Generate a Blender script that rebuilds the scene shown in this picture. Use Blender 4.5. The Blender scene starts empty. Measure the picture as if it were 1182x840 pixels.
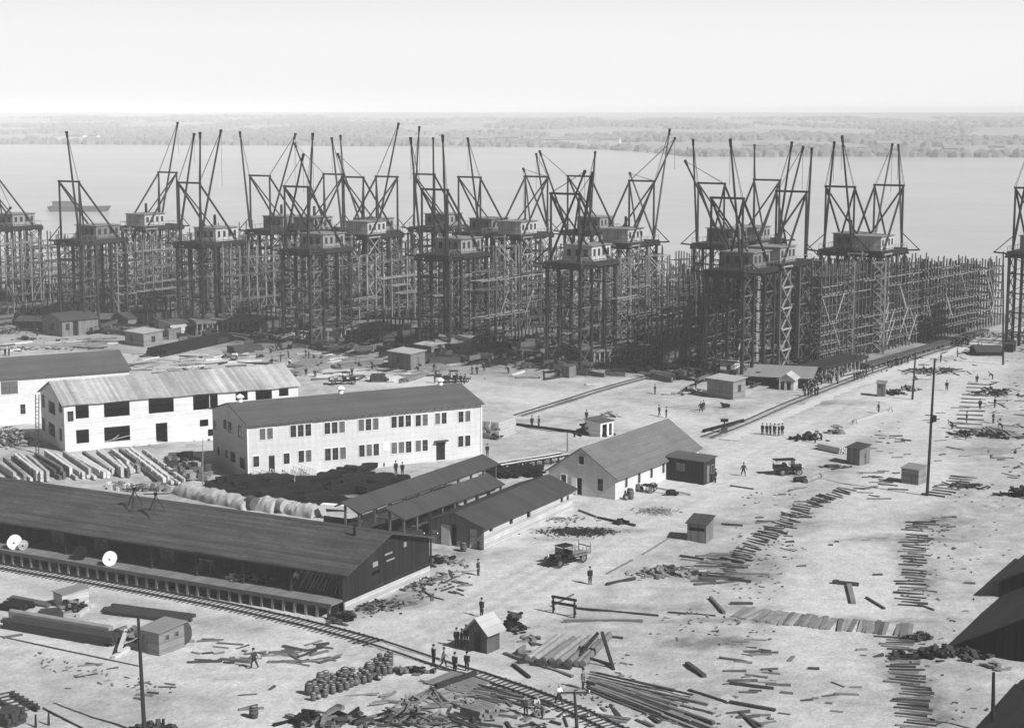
import bpy, math, random
from mathutils import Vector, Matrix, noise
R = random.Random(11)
F = 2000.0; PITCH = math.atan(292/2000); H = 49.0
CP, SP = math.cos(PITCH), math.sin(PITCH)
S = bpy.context.scene
COL = S.collection
# ---------------------------------------------------------------- camera geometry (photogrammetry of the photograph)
def ray(px, py):
    dx = (px-591)/F; dz = -(py-420)/F
    return Vector((dx, CP+dz*SP, -SP+dz*CP))
def G(px, py, z=0.0):
    d = ray(px, py); t = (z-H)/d.z
    return Vector((d.x*t, d.y*t, z))
def proj(p):
    y = p[1]; z = p[2]-H
    dep = y*CP - z*SP; up = y*SP + z*CP
    return (591+F*p[0]/dep, 420-F*up/dep)
def V2(p): return Vector((p[0], p[1]))
class Plane:                       # vertical plane through two ground points
    def __init__(s, A, B):
        s.A = V2(A); d = V2(B)-s.A; s.L = d.length; s.d = d/s.L
    def hit(s, px, py):
        r = ray(px, py); n = Vector((-s.d.y, s.d.x))
        t = s.A.dot(n)/(V2(r).dot(n)); p = V2(r)*t
        return (p-s.A).dot(s.d), H+r.z*t
# ---------------------------------------------------------------- mesh builder
class MB:
    def __init__(s): s.v = []; s.f = []; s.m = []
    def add(s, vs, fs, mi=0):
        b = len(s.v); s.v += [tuple(x) for x in vs]
        s.f += [tuple(b+i for i in f) for f in fs]; s.m += [mi]*len(fs)
    BF = [(0,3,2,1),(4,5,6,7),(0,1,5,4),(1,2,6,5),(2,3,7,6),(3,0,4,7)]
    def box(s, x0, y0, z0, x1, y1, z1, mi=0):
        s.add([(x0,y0,z0),(x1,y0,z0),(x1,y1,z0),(x0,y1,z0),(x0,y0,z1),(x1,y0,z1),(x1,y1,z1),(x0,y1,z1)], s.BF, mi)
    def rbox(s, c, size, rz=0, mi=0, tilt=0):
        sx, sy, sz = size[0]/2, size[1]/2, size[2]/2
        M = Matrix.Rotation(rz, 3, 'Z') @ Matrix.Rotation(tilt, 3, 'Y')
        vs = [Vector(c)+M@Vector((a*sx, b*sy, k*sz)) for k in (-1,1) for a, b in ((-1,-1),(1,-1),(1,1),(-1,1))]
        s.add(vs, s.BF, mi)
    def beam(s, p, q, w, h=None, mi=0, w2=None):
        p = Vector(p); q = Vector(q); h = h or w; d = (q-p)
        if d.length < 1e-5: return
        d.normalize(); up = Vector((0,0,1))
        if abs(d.z) > .95: up = Vector((1,0,0))
        a = d.cross(up).normalized(); b = a.cross(d).normalized()
        k = (w2/w) if w2 else 1
        vs = []
        for o, kk in ((p,1),(q,k)):
            for i, j in ((-1,-1),(1,-1),(1,1),(-1,1)): vs.append(o+a*(i*w/2*kk)+b*(j*h/2*kk))
        s.add(vs, s.BF, mi)
    def tube(s, p, q, r0, r1=None, n=8, mi=0, cap=True):
        p = Vector(p); q = Vector(q); r1 = r0 if r1 is None else r1
        d = (q-p).normalized(); up = Vector((0,0,1)) if abs(d.z) < .95 else Vector((1,0,0))
        a = d.cross(up).normalized(); b = a.cross(d)
        vs = []
        for o, r in ((p,r0),(q,r1)):
            for i in range(n):
                t = 2*math.pi*i/n; vs.append(o+a*(r*math.cos(t))+b*(r*math.sin(t)))
        fs = [(i,(i+1)%n,n+(i+1)%n,n+i) for i in range(n)]
        if cap: fs += [tuple(range(n))[::-1], tuple(range(n,2*n))]
        s.add(vs, fs, mi)
    def prism(s, poly, p, q, mi=0):          # poly: list of (Vector) points in one plane; extruded by q-p
        n = len(poly); e = Vector(q)-Vector(p)
        vs = [Vector(x) for x in poly]+[Vector(x)+e for x in poly]
        s.add(vs, [(i,(i+1)%n,n+(i+1)%n,n+i) for i in range(n)]+[tuple(range(n))[::-1], tuple(range(n,2*n))], mi)
    def mesh(s, name, mats, smooth=False):
        me = bpy.data.meshes.new(name); me.from_pydata(s.v, [], s.f)
        for m in (mats if isinstance(mats, (list,tuple)) else [mats]): me.materials.append(m)
        me.polygons.foreach_set('material_index', s.m)
        if smooth: me.polygons.foreach_set('use_smooth', [True]*len(s.f))
        me.update(); return me
    def build(s, name, mats, parent=None, smooth=False, loc=None):
        return link(name, s.mesh(name, mats, smooth), parent, loc)
def link(name, data, parent=None, loc=None):
    o = bpy.data.objects.new(name, data); COL.objects.link(o)
    if parent: o.parent = parent
    if loc is not None: o.location = loc
    return o
def tag(o, label=None, cat=None, group=None, kind=None):
    if label: o['label'] = label
    if cat: o['category'] = cat
    if group: o['group'] = group
    if kind: o['kind'] = kind
    return o
def thing(name, label, cat, loc=(0,0,0), rz=0, group=None):
    o = bpy.data.objects.new(name, None); COL.objects.link(o); o.empty_display_size = .3
    o.location = loc; o.rotation_euler = (0,0,rz)
    return tag(o, label, cat, group)
def copy_tree(o, parent=None):
    c = o.copy(); COL.objects.link(c); c.parent = parent
    for ch in KIDS.get(o.name) or list(o.children): copy_tree(ch, c)
    return c
KIDS = {}
# ---------------------------------------------------------------- materials (all monochrome: the photograph is black and white)
def mat(name, base, rough=.85, n1=None, n2=None, stripe=None, streak=None, bump=0, rnd=0, world=True, metal=0, spec=.1, attr=None):
    m = bpy.data.materials.new(name); m.use_nodes = True
    nt = m.node_tree; N = nt.nodes; L = nt.links; b = N['Principled BSDF']
    b.inputs['Roughness'].default_value = rough; b.inputs['Metallic'].default_value = metal
    b.inputs['Specular IOR Level'].default_value = spec
    tc = N.new('ShaderNodeTexCoord'); geo = N.new('ShaderNodeNewGeometry')
    pos = geo.outputs['Position'] if world else tc.outputs['Object']
    def math_(op, a, c, clamp=False):
        n = N.new('ShaderNodeMath'); n.operation = op; n.use_clamp = clamp
        for i, x in enumerate((a, c)):
            if x is None: continue
            if isinstance(x, (int,float)): n.inputs[i].default_value = x
            else: L.new(x, n.inputs[i])
        return n.outputs[0]
    fac = None; hgt = None
    def mul(x):
        nonlocal fac
        fac = x if fac is None else math_('MULTIPLY', fac, x)
    for n_ in (n1, n2):
        if not n_: continue
        t = N.new('ShaderNodeTexNoise'); t.inputs['Scale'].default_value = n_[0]; t.inputs['Detail'].default_value = 5
        t.inputs['Roughness'].default_value = .62
        L.new(pos, t.inputs['Vector'])
        mul(math_('ADD', math_('MULTIPLY', math_('SUBTRACT', t.outputs[0], .5), n_[1]*2.6), 1.0)); hgt = t.outputs[0]
    if streak:
        mp = N.new('ShaderNodeMapping'); mp.inputs['Scale'].default_value = streak[:3]
        L.new(tc.outputs['Object'], mp.inputs['Vector'])
        t = N.new('ShaderNodeTexNoise'); t.inputs['Scale'].default_value = 1; t.inputs['Detail'].default_value = 4
        L.new(mp.outputs[0], t.inputs['Vector'])
        mul(math_('ADD', math_('MULTIPLY', math_('SUBTRACT', t.outputs[0], .5), streak[3]*2.6), 1.0))
    if stripe:                               # (axis, period, gap fraction, gap darkness, per-board variation)
        sx = N.new('ShaderNodeSeparateXYZ'); L.new(tc.outputs['Object'], sx.inputs[0])
        ax = stripe[0]; c = sx.outputs['XYZ'.index(ax[0].upper())]
        if len(ax) > 1: c = math_('ADD', c, sx.outputs['XYZ'.index(ax[1].upper())])
        q = math_('DIVIDE', c, stripe[1]); fr = math_('FRACT', q, None)
        gap = math_('LESS_THAN', fr, stripe[2])
        mul(math_('SUBTRACT', 1.0, math_('MULTIPLY', gap, stripe[3])))
        fl = math_('FLOOR', q, None)
        wn = N.new('ShaderNodeTexWhiteNoise'); wn.noise_dimensions = '1D'; L.new(fl, wn.inputs['W'])
        mul(math_('ADD', 1-stripe[4]/2, math_('MULTIPLY', wn.outputs['Value'], stripe[4])))
        hgt = fr if hgt is None else math_('ADD', hgt, math_('MULTIPLY', fr, .6))
    if rnd:
        oi = N.new('ShaderNodeObjectInfo')
        mul(math_('ADD', 1-rnd, math_('MULTIPLY', oi.outputs['Random'], 2*rnd)))
    if attr:
        at = N.new('ShaderNodeAttribute'); at.attribute_name = attr; mul(at.outputs['Fac'])
    val = math_('MULTIPLY', fac, base, True) if fac is not None else None
    if val is not None:
        cb = N.new('ShaderNodeCombineColor')
        for i in range(3): L.new(val, cb.inputs[i])
        L.new(cb.outputs[0], b.inputs['Base Color'])
    else: b.inputs['Base Color'].default_value = (base,base,base,1)
    if bump and hgt is not None:
        bp = N.new('ShaderNodeBump'); bp.inputs['Strength'].default_value = bump; bp.inputs['Distance'].default_value = .08
        L.new(hgt, bp.inputs['Height']); L.new(bp.outputs[0], b.inputs['Normal'])
    return m
M = dict(
 timber_dark = mat('tarred timber', .025, n1=(.8,.35), rnd=.3),
 timber = mat('weathered timber', .09, n1=(1.2,.35), rnd=.35, bump=.3),
 timber_mid = mat('grey timber', .19, n1=(1.2,.35), rnd=.3, bump=.3),
 timber_light = mat('fresh sawn timber', .42, n1=(1.2,.25), rnd=.2),
 timber_pale = mat('sun-painted pale timber', .27, n1=(1.2,.3), rnd=.2),  # paleness puts sunlight on the tower bracing into the colour
 plank_dark = mat('dark wet plank', .045, n1=(1.5,.4), rnd=.4),
 plank = mat('grey plank', .13, n1=(1.5,.4), rnd=.45, bump=.3),
 white_siding = mat('whitewashed clapboard', .57, stripe=('z',.16,.14,.2,.1), n1=(.35,.12), n2=(2,.1), streak=(2.2,2.2,.25,.12), world=False, bump=.35),
 new_siding = mat('new white boarding', .63, stripe=('z',.2,.12,.2,.18), n1=(.5,.15), n2=(2,.1), streak=(.5,.5,5,.15), world=False, bump=.3),
 trim = mat('white painted trim', .72, n1=(2,.08)),
 roof_felt = mat('grey roofing felt', .085, n1=(.25,.22), n2=(4,.12), stripe=('y',.9,.05,.25,.14), streak=(.05,1.6,1.6,.18), world=False, bump=.2),
 roof_shingle = mat('weathered shingle roof', .13, n1=(.3,.25), n2=(3,.2), stripe=('y',.34,.2,.2,.14), streak=(.35,3,3,.16), world=False, bump=.4),
 roof_flat = mat('light grey felt roof', .2, n1=(.25,.14), n2=(4,.1), stripe=('x',.95,.04,.2,.08), world=False),
 roof_dark = mat('dark tarred roof', .05, n1=(.25,.25), n2=(3,.2), stripe=('x',.95,.05,.2,.16), world=False, bump=.2),
 roof_boards = mat('bare roof sheathing', .33, n1=(.22,.3), n2=(1.6,.25), stripe=('x',.42,.09,.35,.4), streak=(.35,.06,.06,.5), world=False, bump=.3),
 roof_pale = mat('sunbleached roof', .36, n1=(.5,.15), stripe=('x',.5,.06,.3,.15), world=False),
 boards_dark = mat('dark upright boarding', .018, n1=(.6,.35), stripe=('xy',.3,.12,.5,.6), world=False, bump=.4),
 boards_shaded = mat('shade-toned upright boarding', .09, n1=(.6,.3), stripe=('xy',.3,.1,.4,.4), world=False, bump=.4),  # darker copy of the grey boarding, hut front's shade put into its colour
 boards_mid = mat('grey upright boarding', .16, n1=(.6,.3), stripe=('xy',.3,.1,.4,.4), world=False, bump=.4),
 boards_flat = mat('rough level boarding', .42, n1=(.6,.2), stripe=('z',.3,.12,.45,.35), streak=(.4,.4,6,.25), world=False, bump=.4),
 boards_grey = mat('grey level boarding', .2, n1=(.6,.25), stripe=('z',.25,.1,.4,.3), world=False, bump=.3),
 tar = mat('tar paper', .025, n1=(.8,.3), stripe=('xy',.55,.09,-.9,.2), world=False),
 glass = mat('window glass', .02, rough=.12, n1=(.4,.3), spec=.5),
 glass_grey = mat('dusty window glass', .11, rough=.3, n1=(.7,.5), spec=.5),
 dark = mat('painted recess shade', .03, n1=(1,.3)),  # near-black tone paints the shade of recesses and openings
 iron = mat('dark iron', .01, rough=.8, n1=(1.4,.4), rnd=.3),
 steel = mat('rusty steel plate', .07, rough=.7, n1=(.5,.45), n2=(3,.3), rnd=.25),
 rail = mat('rail steel', .06, rough=.45, n1=(1,.3), metal=.3),
 canvas = mat('pale tarpaulin', .32, n1=(.9,.35), n2=(4,.25), bump=.8),
 stone = mat('pale stone', .5, n1=(1.5,.2), rnd=.15, bump=.4),
 white = mat('white paint', .78, n1=(2,.08)),
 barrel = mat('barrel staves', .1, n1=(2,.4), rnd=.4),
 barrel_top = mat('barrel head', .3, n1=(2,.3), rnd=.3),
 skin = mat('skin', .3, rough=.6),
 cloth_dark = mat('dark wool', .022, rnd=.4), cloth_mid = mat('grey cloth', .08, rnd=.4),
 shirt = mat('white shirt', .6, rnd=.15), straw = mat('straw hat', .45), felt = mat('felt hat', .02),
 rubber = mat('rubber', .02), paint_dark = mat('dark vehicle enamel', .012, rough=.5, spec=.2),
 hay = mat('heaped brush', .35, n1=(2,.4), n2=(8,.3), bump=1),
 far_trees = mat('far woodland', .14, n1=(.02,.2), n2=(.12,.2)),
 far_field = mat('far fields', .26, n1=(.004,.3), n2=(.02,.2)),
)
HAZE, SKY, SUNE, EXPO, SKYB, SKYH = .0002, .15, 5.0, 0.32, .1, 4.9
# ================================================================ THE GROUND
def segdist(p, a, b):
    ab = b-a; t = max(0, min(1, (p-a).dot(ab)/max(ab.length_squared,1e-6)))
    return (a+ab*t-p).length
def gpoly(pts): return [V2(G(x,y)) for x,y in pts]
ROADS = [(gpoly([(-60,690),(120,735),(260,770),(430,748),(560,700),(660,640),(760,585),(850,545),(960,490),(1050,440),(1120,398)]), 7.0),
         (gpoly([(430,748),(300,860)]), 6.0),
         (gpoly([(660,640),(520,720),(380,860)]), 5.0),
         (gpoly([(-40,395),(120,390),(300,420),(560,450),(700,470),(850,510)]), 7.0),
         (gpoly([(552,690),(600,620),(650,570)]), 3.5),
         (gpoly([(985,860),(960,700),(1010,600),(1080,500),(1130,420)]), 6.0)]
TR1 = gpoly([(-60,642),(0,654),(150,679),(300,707),(420,737),(500,764),(570,785),(640,810),(700,836),(760,870)])
TR2 = gpoly([(815,505),(860,489),(905,468),(985,437),(1050,414),(1118,394)])
TR3 = gpoly([(598,480),(650,464),(700,448),(760,432),(800,422)])
FLAT = []          # building pads: (centre, radius) filled in while measuring
STAINS = [(1030,622,9,2.5,.45),(820,742,5,2.2,.45),(250,722,6,3,.2),(990,810,6,4,.22),(960,465,10,3,.4),(820,470,9,3,.3),(560,640,7,4,.3),
          (675,612,9,2,.55),(640,622,5,1.5,.4),(830,665,6,2.5,.4),(1130,520,6,4,.3),(1070,600,5,5,.3),(1054,652,2.2,14,.42),(1050,790,2.2,12,.42),(905,605,14,3,.25),(955,716,14,1.6,.3),(850,650,6,5,.25),(740,700,16,1.5,.22),
          (470,690,7,4,.35),(430,700,5,3,.3),(1160,500,7,6,.3),(90,710,7,3,.25),(930,790,5,4,.25),(1125,385,14,6,.4),(600,800,10,4,.15),(500,800,10,4,.18),
          (770,715,20,1.2,.2),(20,530,6,6,.35),(110,515,12,3,.5),(700,800,12,3,.2),(1040,760,5,14,.12),(480,565,10,8,.35),(330,575,16,7,.5),(400,560,14,6,.45)]
STW = [(V2(G(a,b)), c, d, e) for a,b,c,d,e in STAINS]
MID = (640, 480)
def flatness(p):
    f = 0.0
    for pts, w in ROADS:
        for i in range(len(pts)-1):
            a, b = pts[i], pts[i+1]
            if min(a.x,b.x)-w-6 < p.x < max(a.x,b.x)+w+6 and min(a.y,b.y)-w-6 < p.y < max(a.y,b.y)+w+6:
                d = segdist(p, a, b); f = max(f, 1-max(0,(d-w*.7))/(w*.6))
    for pts in (TR1, TR2, TR3):
        for i in range(len(pts)-1):
            a, b = pts[i], pts[i+1]
            if min(a.x,b.x)-5 < p.x < max(a.x,b.x)+5 and min(a.y,b.y)-5 < p.y < max(a.y,b.y)+5:
                d = segdist(p, a, b); f = max(f, min(1, 1.6-d*.4))
    return max(0, min(1, f))
def relief(x, y, fl=None):
    if fl is None: fl = flatness(Vector((x,y)))
    if y > 345-.3*abs(x): k = .4
    else: k = 1
    h = noise.noise((x*.13, y*.13, 3.1))*.22 + noise.noise((x*.45, y*.45, 7.7))*.13 + noise.noise((x*1.3, y*1.3, 1.7))*.05
    return h*(1-.88*fl)*k
def gz(x, y): return relief(x, y)
SHORE = [(-420,640),(-200,608),(-134,566),(-60,520),(10,470),(70,434),(100,424),(120,432),(131,452),(150,475),(260,520),(420,560)]
def shore_y(x):
    for (a,b),(c,d) in zip(SHORE, SHORE[1:]):
        if a <= x <= c: return b+(d-b)*(x-a)/(c-a)
    return 600
def make_ground():
    xs = [-400,-300,-230,-190]+[-165+i*.85 for i in range(389)]+[190,230,300,400]
    ys = [-300,0,60,100]+[122+i*.85 for i in range(400)]
    ys += [470,480,490,500,510,520,530,540,550,560,570,580,590,600,615,640]
    me_v = []; tone = []
    for y in ys:
        for x in xs:
            p = Vector((x,y)); fl = flatness(p)
            z = relief(x, y, fl)
            t = .9+.26*fl+.2*noise.noise((x*.05,y*.05,9.))+.24*noise.noise((x*.35,y*.35,2.))*(1-.6*fl)+.14*noise.noise((x*1.1,y*1.1,4.))*(1-.5*fl)
            for c, rx, ry, am in STW:
                dx = (x-c.x)/rx; dy = (y-c.y)/ry; q = dx*dx+dy*dy
                if q < 4: t -= 1.35*am*max(0, 1-q*(.6+.8*abs(noise.noise((x*.4,y*.4,5.)))))*(.7+.8*noise.noise((x*.9,y*.9,8.)))
            # wheel ruts beside the road centres
            for pts, w in ROADS[:4]:
                for i in range(len(pts)-1):
                    a, b = pts[i], pts[i+1]
                    if min(a.x,b.x)-4 < x < max(a.x,b.x)+4 and min(a.y,b.y)-4 < y < max(a.y,b.y)+4:
                        d = segdist(p, a, b)
                        for off in (.9, 2.6):
                            if abs(d-off) < .45: t -= .1; z -= .04
            sy = shore_y(x)
            if y > sy-12: z -= max(0, (y-sy+12))*.3; t *= .8
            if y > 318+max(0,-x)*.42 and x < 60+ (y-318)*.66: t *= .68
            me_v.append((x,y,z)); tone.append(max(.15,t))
    nx = len(xs); fs = [(j*nx+i, j*nx+i+1, (j+1)*nx+i+1, (j+1)*nx+i) for j in range(len(ys)-1) for i in range(nx-1)]
    me = bpy.data.meshes.new('ground'); me.from_pydata(me_v, [], fs)
    at = me.attributes.new('tone', 'FLOAT', 'POINT'); at.data.foreach_set('value', tone)
    me.polygons.foreach_set('use_smooth', [True]*len(fs))
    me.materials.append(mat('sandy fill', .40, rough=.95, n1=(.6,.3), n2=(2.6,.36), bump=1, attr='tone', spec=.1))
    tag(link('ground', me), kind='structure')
make_ground()
# river, bed and the far bank
w = MB(); w.add([(-9000,-300,-5),(9000,-300,-5),(9000,9500,-5),(-9000,9500,-5)], [(0,1,2,3)])
tag(w.build('river_bed', mat('river mud', .1)), kind='structure')
w = MB(); w.add([(-6000,400,-1.8),(6000,400,-1.8),(6000,3600,-1.8),(-6000,3600,-1.8)], [(0,1,2,3)])
wm = mat('river water', .5, rough=.25, n1=(.004,.18), n2=(.03,.1), spec=.5)
nt = wm.node_tree; t = nt.nodes.new('ShaderNodeTexNoise'); t.inputs['Scale'].default_value = .35; t.inputs['Detail'].default_value = 6
mp = nt.nodes.new('ShaderNodeMapping'); mp.inputs['Scale'].default_value = (.35,1.2,1); g_ = nt.nodes.new('ShaderNodeNewGeometry')
nt.links.new(g_.outputs['Position'], mp.inputs['Vector']); nt.links.new(mp.outputs[0], t.inputs['Vector'])
bp = nt.nodes.new('ShaderNodeBump'); bp.inputs['Strength'].default_value = .25; bp.inputs['Distance'].default_value = .5
nt.links.new(t.outputs[0], bp.inputs['Height']); nt.links.new(bp.outputs[0], nt.nodes['Principled BSDF'].inputs['Normal'])
tag(w.build('water', wm), kind='structure')
def far_shore_y(x):
    px = 591+2000*x/2400
    pts = [(-800,2750),(0,2650),(300,2560),(640,2420),(720,2200),(760,1930),(1182,1880),(2200,1850)]
    for (a,b),(c,d) in zip(pts, pts[1:]):
        if a <= px <= c: return b+(d-b)*(px-a)/(c-a)
    return 2200
def make_far():
    xs = [-3200+i*50 for i in range(130)]; vs = []; nr = 60
    for j in range(nr):
        for x in xs:
            y0 = far_shore_y(x)+40*noise.noise((x*.004,0,0)); y = y0+(j**1.35)*26
            d = y-y0
            z = -3+min(3.5,d*.05)+max(0,(d-500))*.0085*(1+.5*noise.noise((x*.0009,y*.0006,1)))+5*noise.noise((x*.002,y*.0015,5))*min(1,d/500)
            vs.append((x,y,min(z,41)))
    nx = len(xs); fs = [(j*nx+i, j*nx+i+1, (j+1)*nx+i+1, (j+1)*nx+i) for j in range(nr-1) for i in range(nx-1)]
    me = bpy.data.meshes.new('far_hills'); me.from_pydata(vs, [], fs); me.materials.append(M['far_field'])
    me.polygons.foreach_set('use_smooth', [True]*len(fs))
    tag(link('hills', me), kind='structure')
    m = MB()
    def hz(x,y):
        y0 = far_shore_y(x)+40*noise.noise((x*.004,0,0)); d = y-y0
        return min(41, -3+min(3.5,d*.05)+max(0,(d-500))*.0085*(1+.5*noise.noise((x*.0009,y*.0006,1)))+5*noise.noise((x*.002,y*.0015,5))*min(1,d/500))
    rr = random.Random(5)
    for k in range(15000):
        d = (rr.random()**1.5)*3400+18; yy = 2000+d
        x = rr.uniform(-1,1)*(yy*.36+120); y = far_shore_y(x)+d
        if noise.noise((x*.004,y*.0016,3)) < -.02 and d > 60: continue
        z = hz(x,y); r = rr.uniform(4,11)*(1+d/3500); h = rr.uniform(5,10)
        n = 6; base = []
        a0 = rr.random()*6
        vs_ = [(x+r*math.cos(a0+i*1.047)*rr.uniform(.7,1.2), y+r*.8*math.sin(a0+i*1.047), z-1) for i in range(n)]
        vs_ += [(x+r*.85*math.cos(a0+i*1.047)*rr.uniform(.6,1.2), y+r*.7*math.sin(a0+i*1.047), z+h*rr.uniform(.5,.8)) for i in range(n)]
        vs_ += [(x+rr.uniform(-3,3), y, z+h)]
        m.add(vs_, [(i,(i+1)%n,n+(i+1)%n,n+i) for i in range(n)]+[(n+i,n+(i+1)%n,2*n) for i in range(n)])
    tag(m.build('far_woodland', M['far_trees']), 'hazy wooded far bank across the river', None, kind='stuff')
    # pale buildings strung along the far bank
    for i,(px,py,wd,hh) in enumerate([(528,156,14,9),(560,160,26,8),(585,162,40,9),(600,158,16,10),(636,160,30,9),(652,162,60,8),(705,172,26,9),(1022,166,30,8),(985,170,24,7),(870,168,28,8),(90,152,26,9),(70,155,22,8),(40,153,20,8),(110,151,16,10),(330,156,22,8),(440,157,18,8),(1100,170,22,7),(1150,160,20,8)]):
        d = far_shore_y((px-591)*1.25)+60+(i%4)*60; x = (px-591)/2000*d; y = far_shore_y(x)+60+(i%4)*60; z = hz(x,y)
        pos = 'left' if px < 400 else ('right' if px > 800 else 'centre')
        t = thing('far_building', FARL[i], 'building', (x,y,z+.5), rr.uniform(-.3,.3), 'pale buildings on the far bank')
        b = MB(); b.box(-wd/2,-6,-3,wd/2,6,hh); b.build('wall', M['timber_light'], t)
        b = MB(); b.prism([Vector((-wd/2-.5,-7,hh+.02)),Vector((-wd/2-.5,7,hh+.02)),Vector((-wd/2-.5,0,hh+3.5))],(0,0,0),(wd+1,0,0)); b.build('roof', M['roof_flat'], t)
FARL = [None]*20
_o = ['first','second','third','fourth','fifth','sixth','seventh','eighth','ninth','tenth','eleventh','twelfth','thirteenth','fourteenth','fifteenth','sixteenth','seventeenth','eighteenth','nineteenth','twentieth','twenty-first','twenty-second','twenty-third','twenty-fourth','twenty-fifth','twenty-sixth','twenty-seventh','twenty-eighth','twenty-ninth','thirtieth']
_fx = [528,560,585,600,636,652,705,1022,985,870,90,70,40,110,330,440,1100,1150]
for i, x in enumerate(_fx):
    FARL[i] = 'hazy pale building on the far bank, %s from the left of those there' % _o[sorted(_fx).index(x)]
make_far()
# ================================================================ railway tracks, each one thing
def path_pts(pts, step):
    out = []; carry = 0
    for a, b in zip(pts, pts[1:]):
        L_ = (b-a).length; d = (b-a)/L_; t = carry
        while t < L_: out.append((a+d*t, d)); t += step
        carry = t-L_
    return out
def smooth(pts, n=2):
    for _ in range(n):
        q = [pts[0]]
        for a, b in zip(pts, pts[1:]): q += [a*.75+b*.25, a*.25+b*.75]
        pts = q+[pts[-1]]
    return pts
def track(pts, label, ties=True, step=.62, tie_mat='plank_dark', rail_mat='rail', lift=.0, skip=None, rw=.1, tsink=.0):
    pts = smooth(pts)
    t = thing('railway_track', label, 'railway track', (pts[0].x,pts[0].y,0))
    o = Vector((pts[0].x,pts[0].y,0))
    q = path_pts(pts, 1.2)
    for sgn in (-1,1):
        m = MB()
        for (a,da),(b,db) in zip(q,q[1:]):
            na = Vector((-da.y,da.x))*.7175*sgn; nb = Vector((-db.y,db.x))*.7175*sgn
            za = max(.12,gz(a.x,a.y)+.14)+lift; zb = max(.12,gz(b.x,b.y)+.14)+lift
            m.beam(Vector((a.x+na.x,a.y+na.y,za))-o, Vector((b.x+nb.x,b.y+nb.y,zb))-o, rw, .16)
        m.build('rail', M[rail_mat], t)
    if ties:
        m = MB(); tm = MB(); tm.box(-1.3,-.115,-.08,1.3,.115,.08); tme = tm.mesh('crosstie', M[tie_mat])
        cand = [(a,d) for a, d in path_pts(pts, step) if not (skip and skip(a)) and -20 < proj((a.x,a.y,0))[0] < 1200 and proj((a.x,a.y,0))[1] < 860]
        cand.sort(key=lambda q: q[0].y)
        for i, (a, d) in enumerate(cand):
            k = R.uniform(-.05,.05); n = Vector((-d.y+k*d.x, d.x+k*d.y)); z = max(.0,gz(a.x,a.y))-tsink+lift
            e = R.uniform(-.12,.12)
            if i < 100:
                c = link('crosstie', tme, t, (a.x+n.x*e-o.x, a.y+n.y*e-o.y, z)); c.rotation_euler = (0,0,math.atan2(n.y,n.x))
            else: m.beam(Vector((a.x+n.x*(1.3+e),a.y+n.y*(1.3+e),z))-o, Vector((a.x-n.x*(1.3-e),a.y-n.y*(1.3-e),z))-o, .23, .16)
        if m.v: tag(m.build('crossties', M[tie_mat], t), kind='stuff')
    return t
track(TR1, 'railway track with dark crossties running beside the long loading platform', tsink=.055, skip=lambda a: 430 < proj((a.x,a.y,0))[0] < 545)
track(TR2, 'pale sanded railway track running along the right hand staging to the river', tie_mat='timber_mid', rail_mat='rail', rw=.13, tsink=.07)
track(TR3, 'narrow railway track crossing the open sand towards the way-head platform', tie_mat='timber_mid', rail_mat='rail', tsink=.07)
# pale sand strips beside the right-hand track are part of the path
m = MB(); q = path_pts(smooth(TR2), 1.5)
L_ = []; 
for a, d in q:
    n = Vector((-d.y,d.x)); L_.append((a+n*(-2.3+R.uniform(-.25,.25)), a+n*(-4.6+R.uniform(-.7,.7))))
for (a,b),(c,d) in zip(L_,L_[1:]):
    m.add([(a.x,a.y,gz(a.x,a.y)+.05),(b.x,b.y,gz(b.x,b.y)+.05),(d.x,d.y,gz(d.x,d.y)+.05),(c.x,c.y,gz(c.x,c.y)+.05)], [(0,1,2,3)])
tag(m.build('path', mat('packed pale sand', .5, n1=(.5,.12), n2=(3,.15), bump=.4)), kind='structure')
# ================================================================ BUILDINGS
def wall_panel(mb, O, e, n, L, h, holes, th=.18, z0=-.5, mi=0):
    """O outer lower corner, e unit along, n outward normal; holes (s0,s1,z0,z1)"""
    xs = sorted({0.0, L} | {max(0,min(L,x)) for k in holes for x in k[:2]})
    for a, b in zip(xs, xs[1:]):
        if b-a < .01: continue
        c = (a+b)/2; hs = sorted([(k[2],k[3]) for k in holes if k[0] < c < k[1]])
        z = z0
        for p, q in hs+[(h,h)]:
            if p-z > .01:
                P = [O+e*a, O+e*b, O+e*b-n*th, O+e*a-n*th]
                mb.add([(v.x,v.y,z) for v in P]+[(v.x,v.y,min(p,h)) for v in P], MB.BF, mi)
            z = max(z,q)
def window(parent, O, e, n, s0, s1, z0, z1, style='sash', glass='glass', trim='trim', name='window'):
    f = MB(); w = .07
    def P(s, z, off): v = O+e*s+n*off; return Vector((v.x,v.y,z))
    for a, b, c, d in ((s0-w,z0-w/2,s1+w,z0-w/2),(s0-w,z1+w/2,s1+w,z1+w/2)): f.beam(P(a,b,.0),P(c,d,.0),.14,w)
    for s in (s0-w/2, s1+w/2): f.beam(P(s,z0,0),P(s,z1,0),.135,w) if abs(e.x) > .5 else f.beam(P(s,z0,0),P(s,z1,0),w,.135)
    zm = (z0+z1)/2; sm = (s0+s1)/2
    f.beam(P(s0,zm,-.02),P(s1,zm,-.02),.05,.07,1)
    if style == 'sash': f.beam(P(sm,z0,-.02),P(sm,z1,-.02),.045,.045,1)
    o = f.build(name, [M[trim], M['timber']], parent)
    g = MB(); vs = [P(s0,z0,-.03),P(s1,z0,-.03),P(s1,z1,-.03),P(s0,z1,-.03)]
    g.add(vs+[v-Vector((n.x,n.y,0))*.02 for v in vs], [(0,1,2,3),(7,6,5,4)]); g.build('pane', M[glass], o)
    return o
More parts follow.
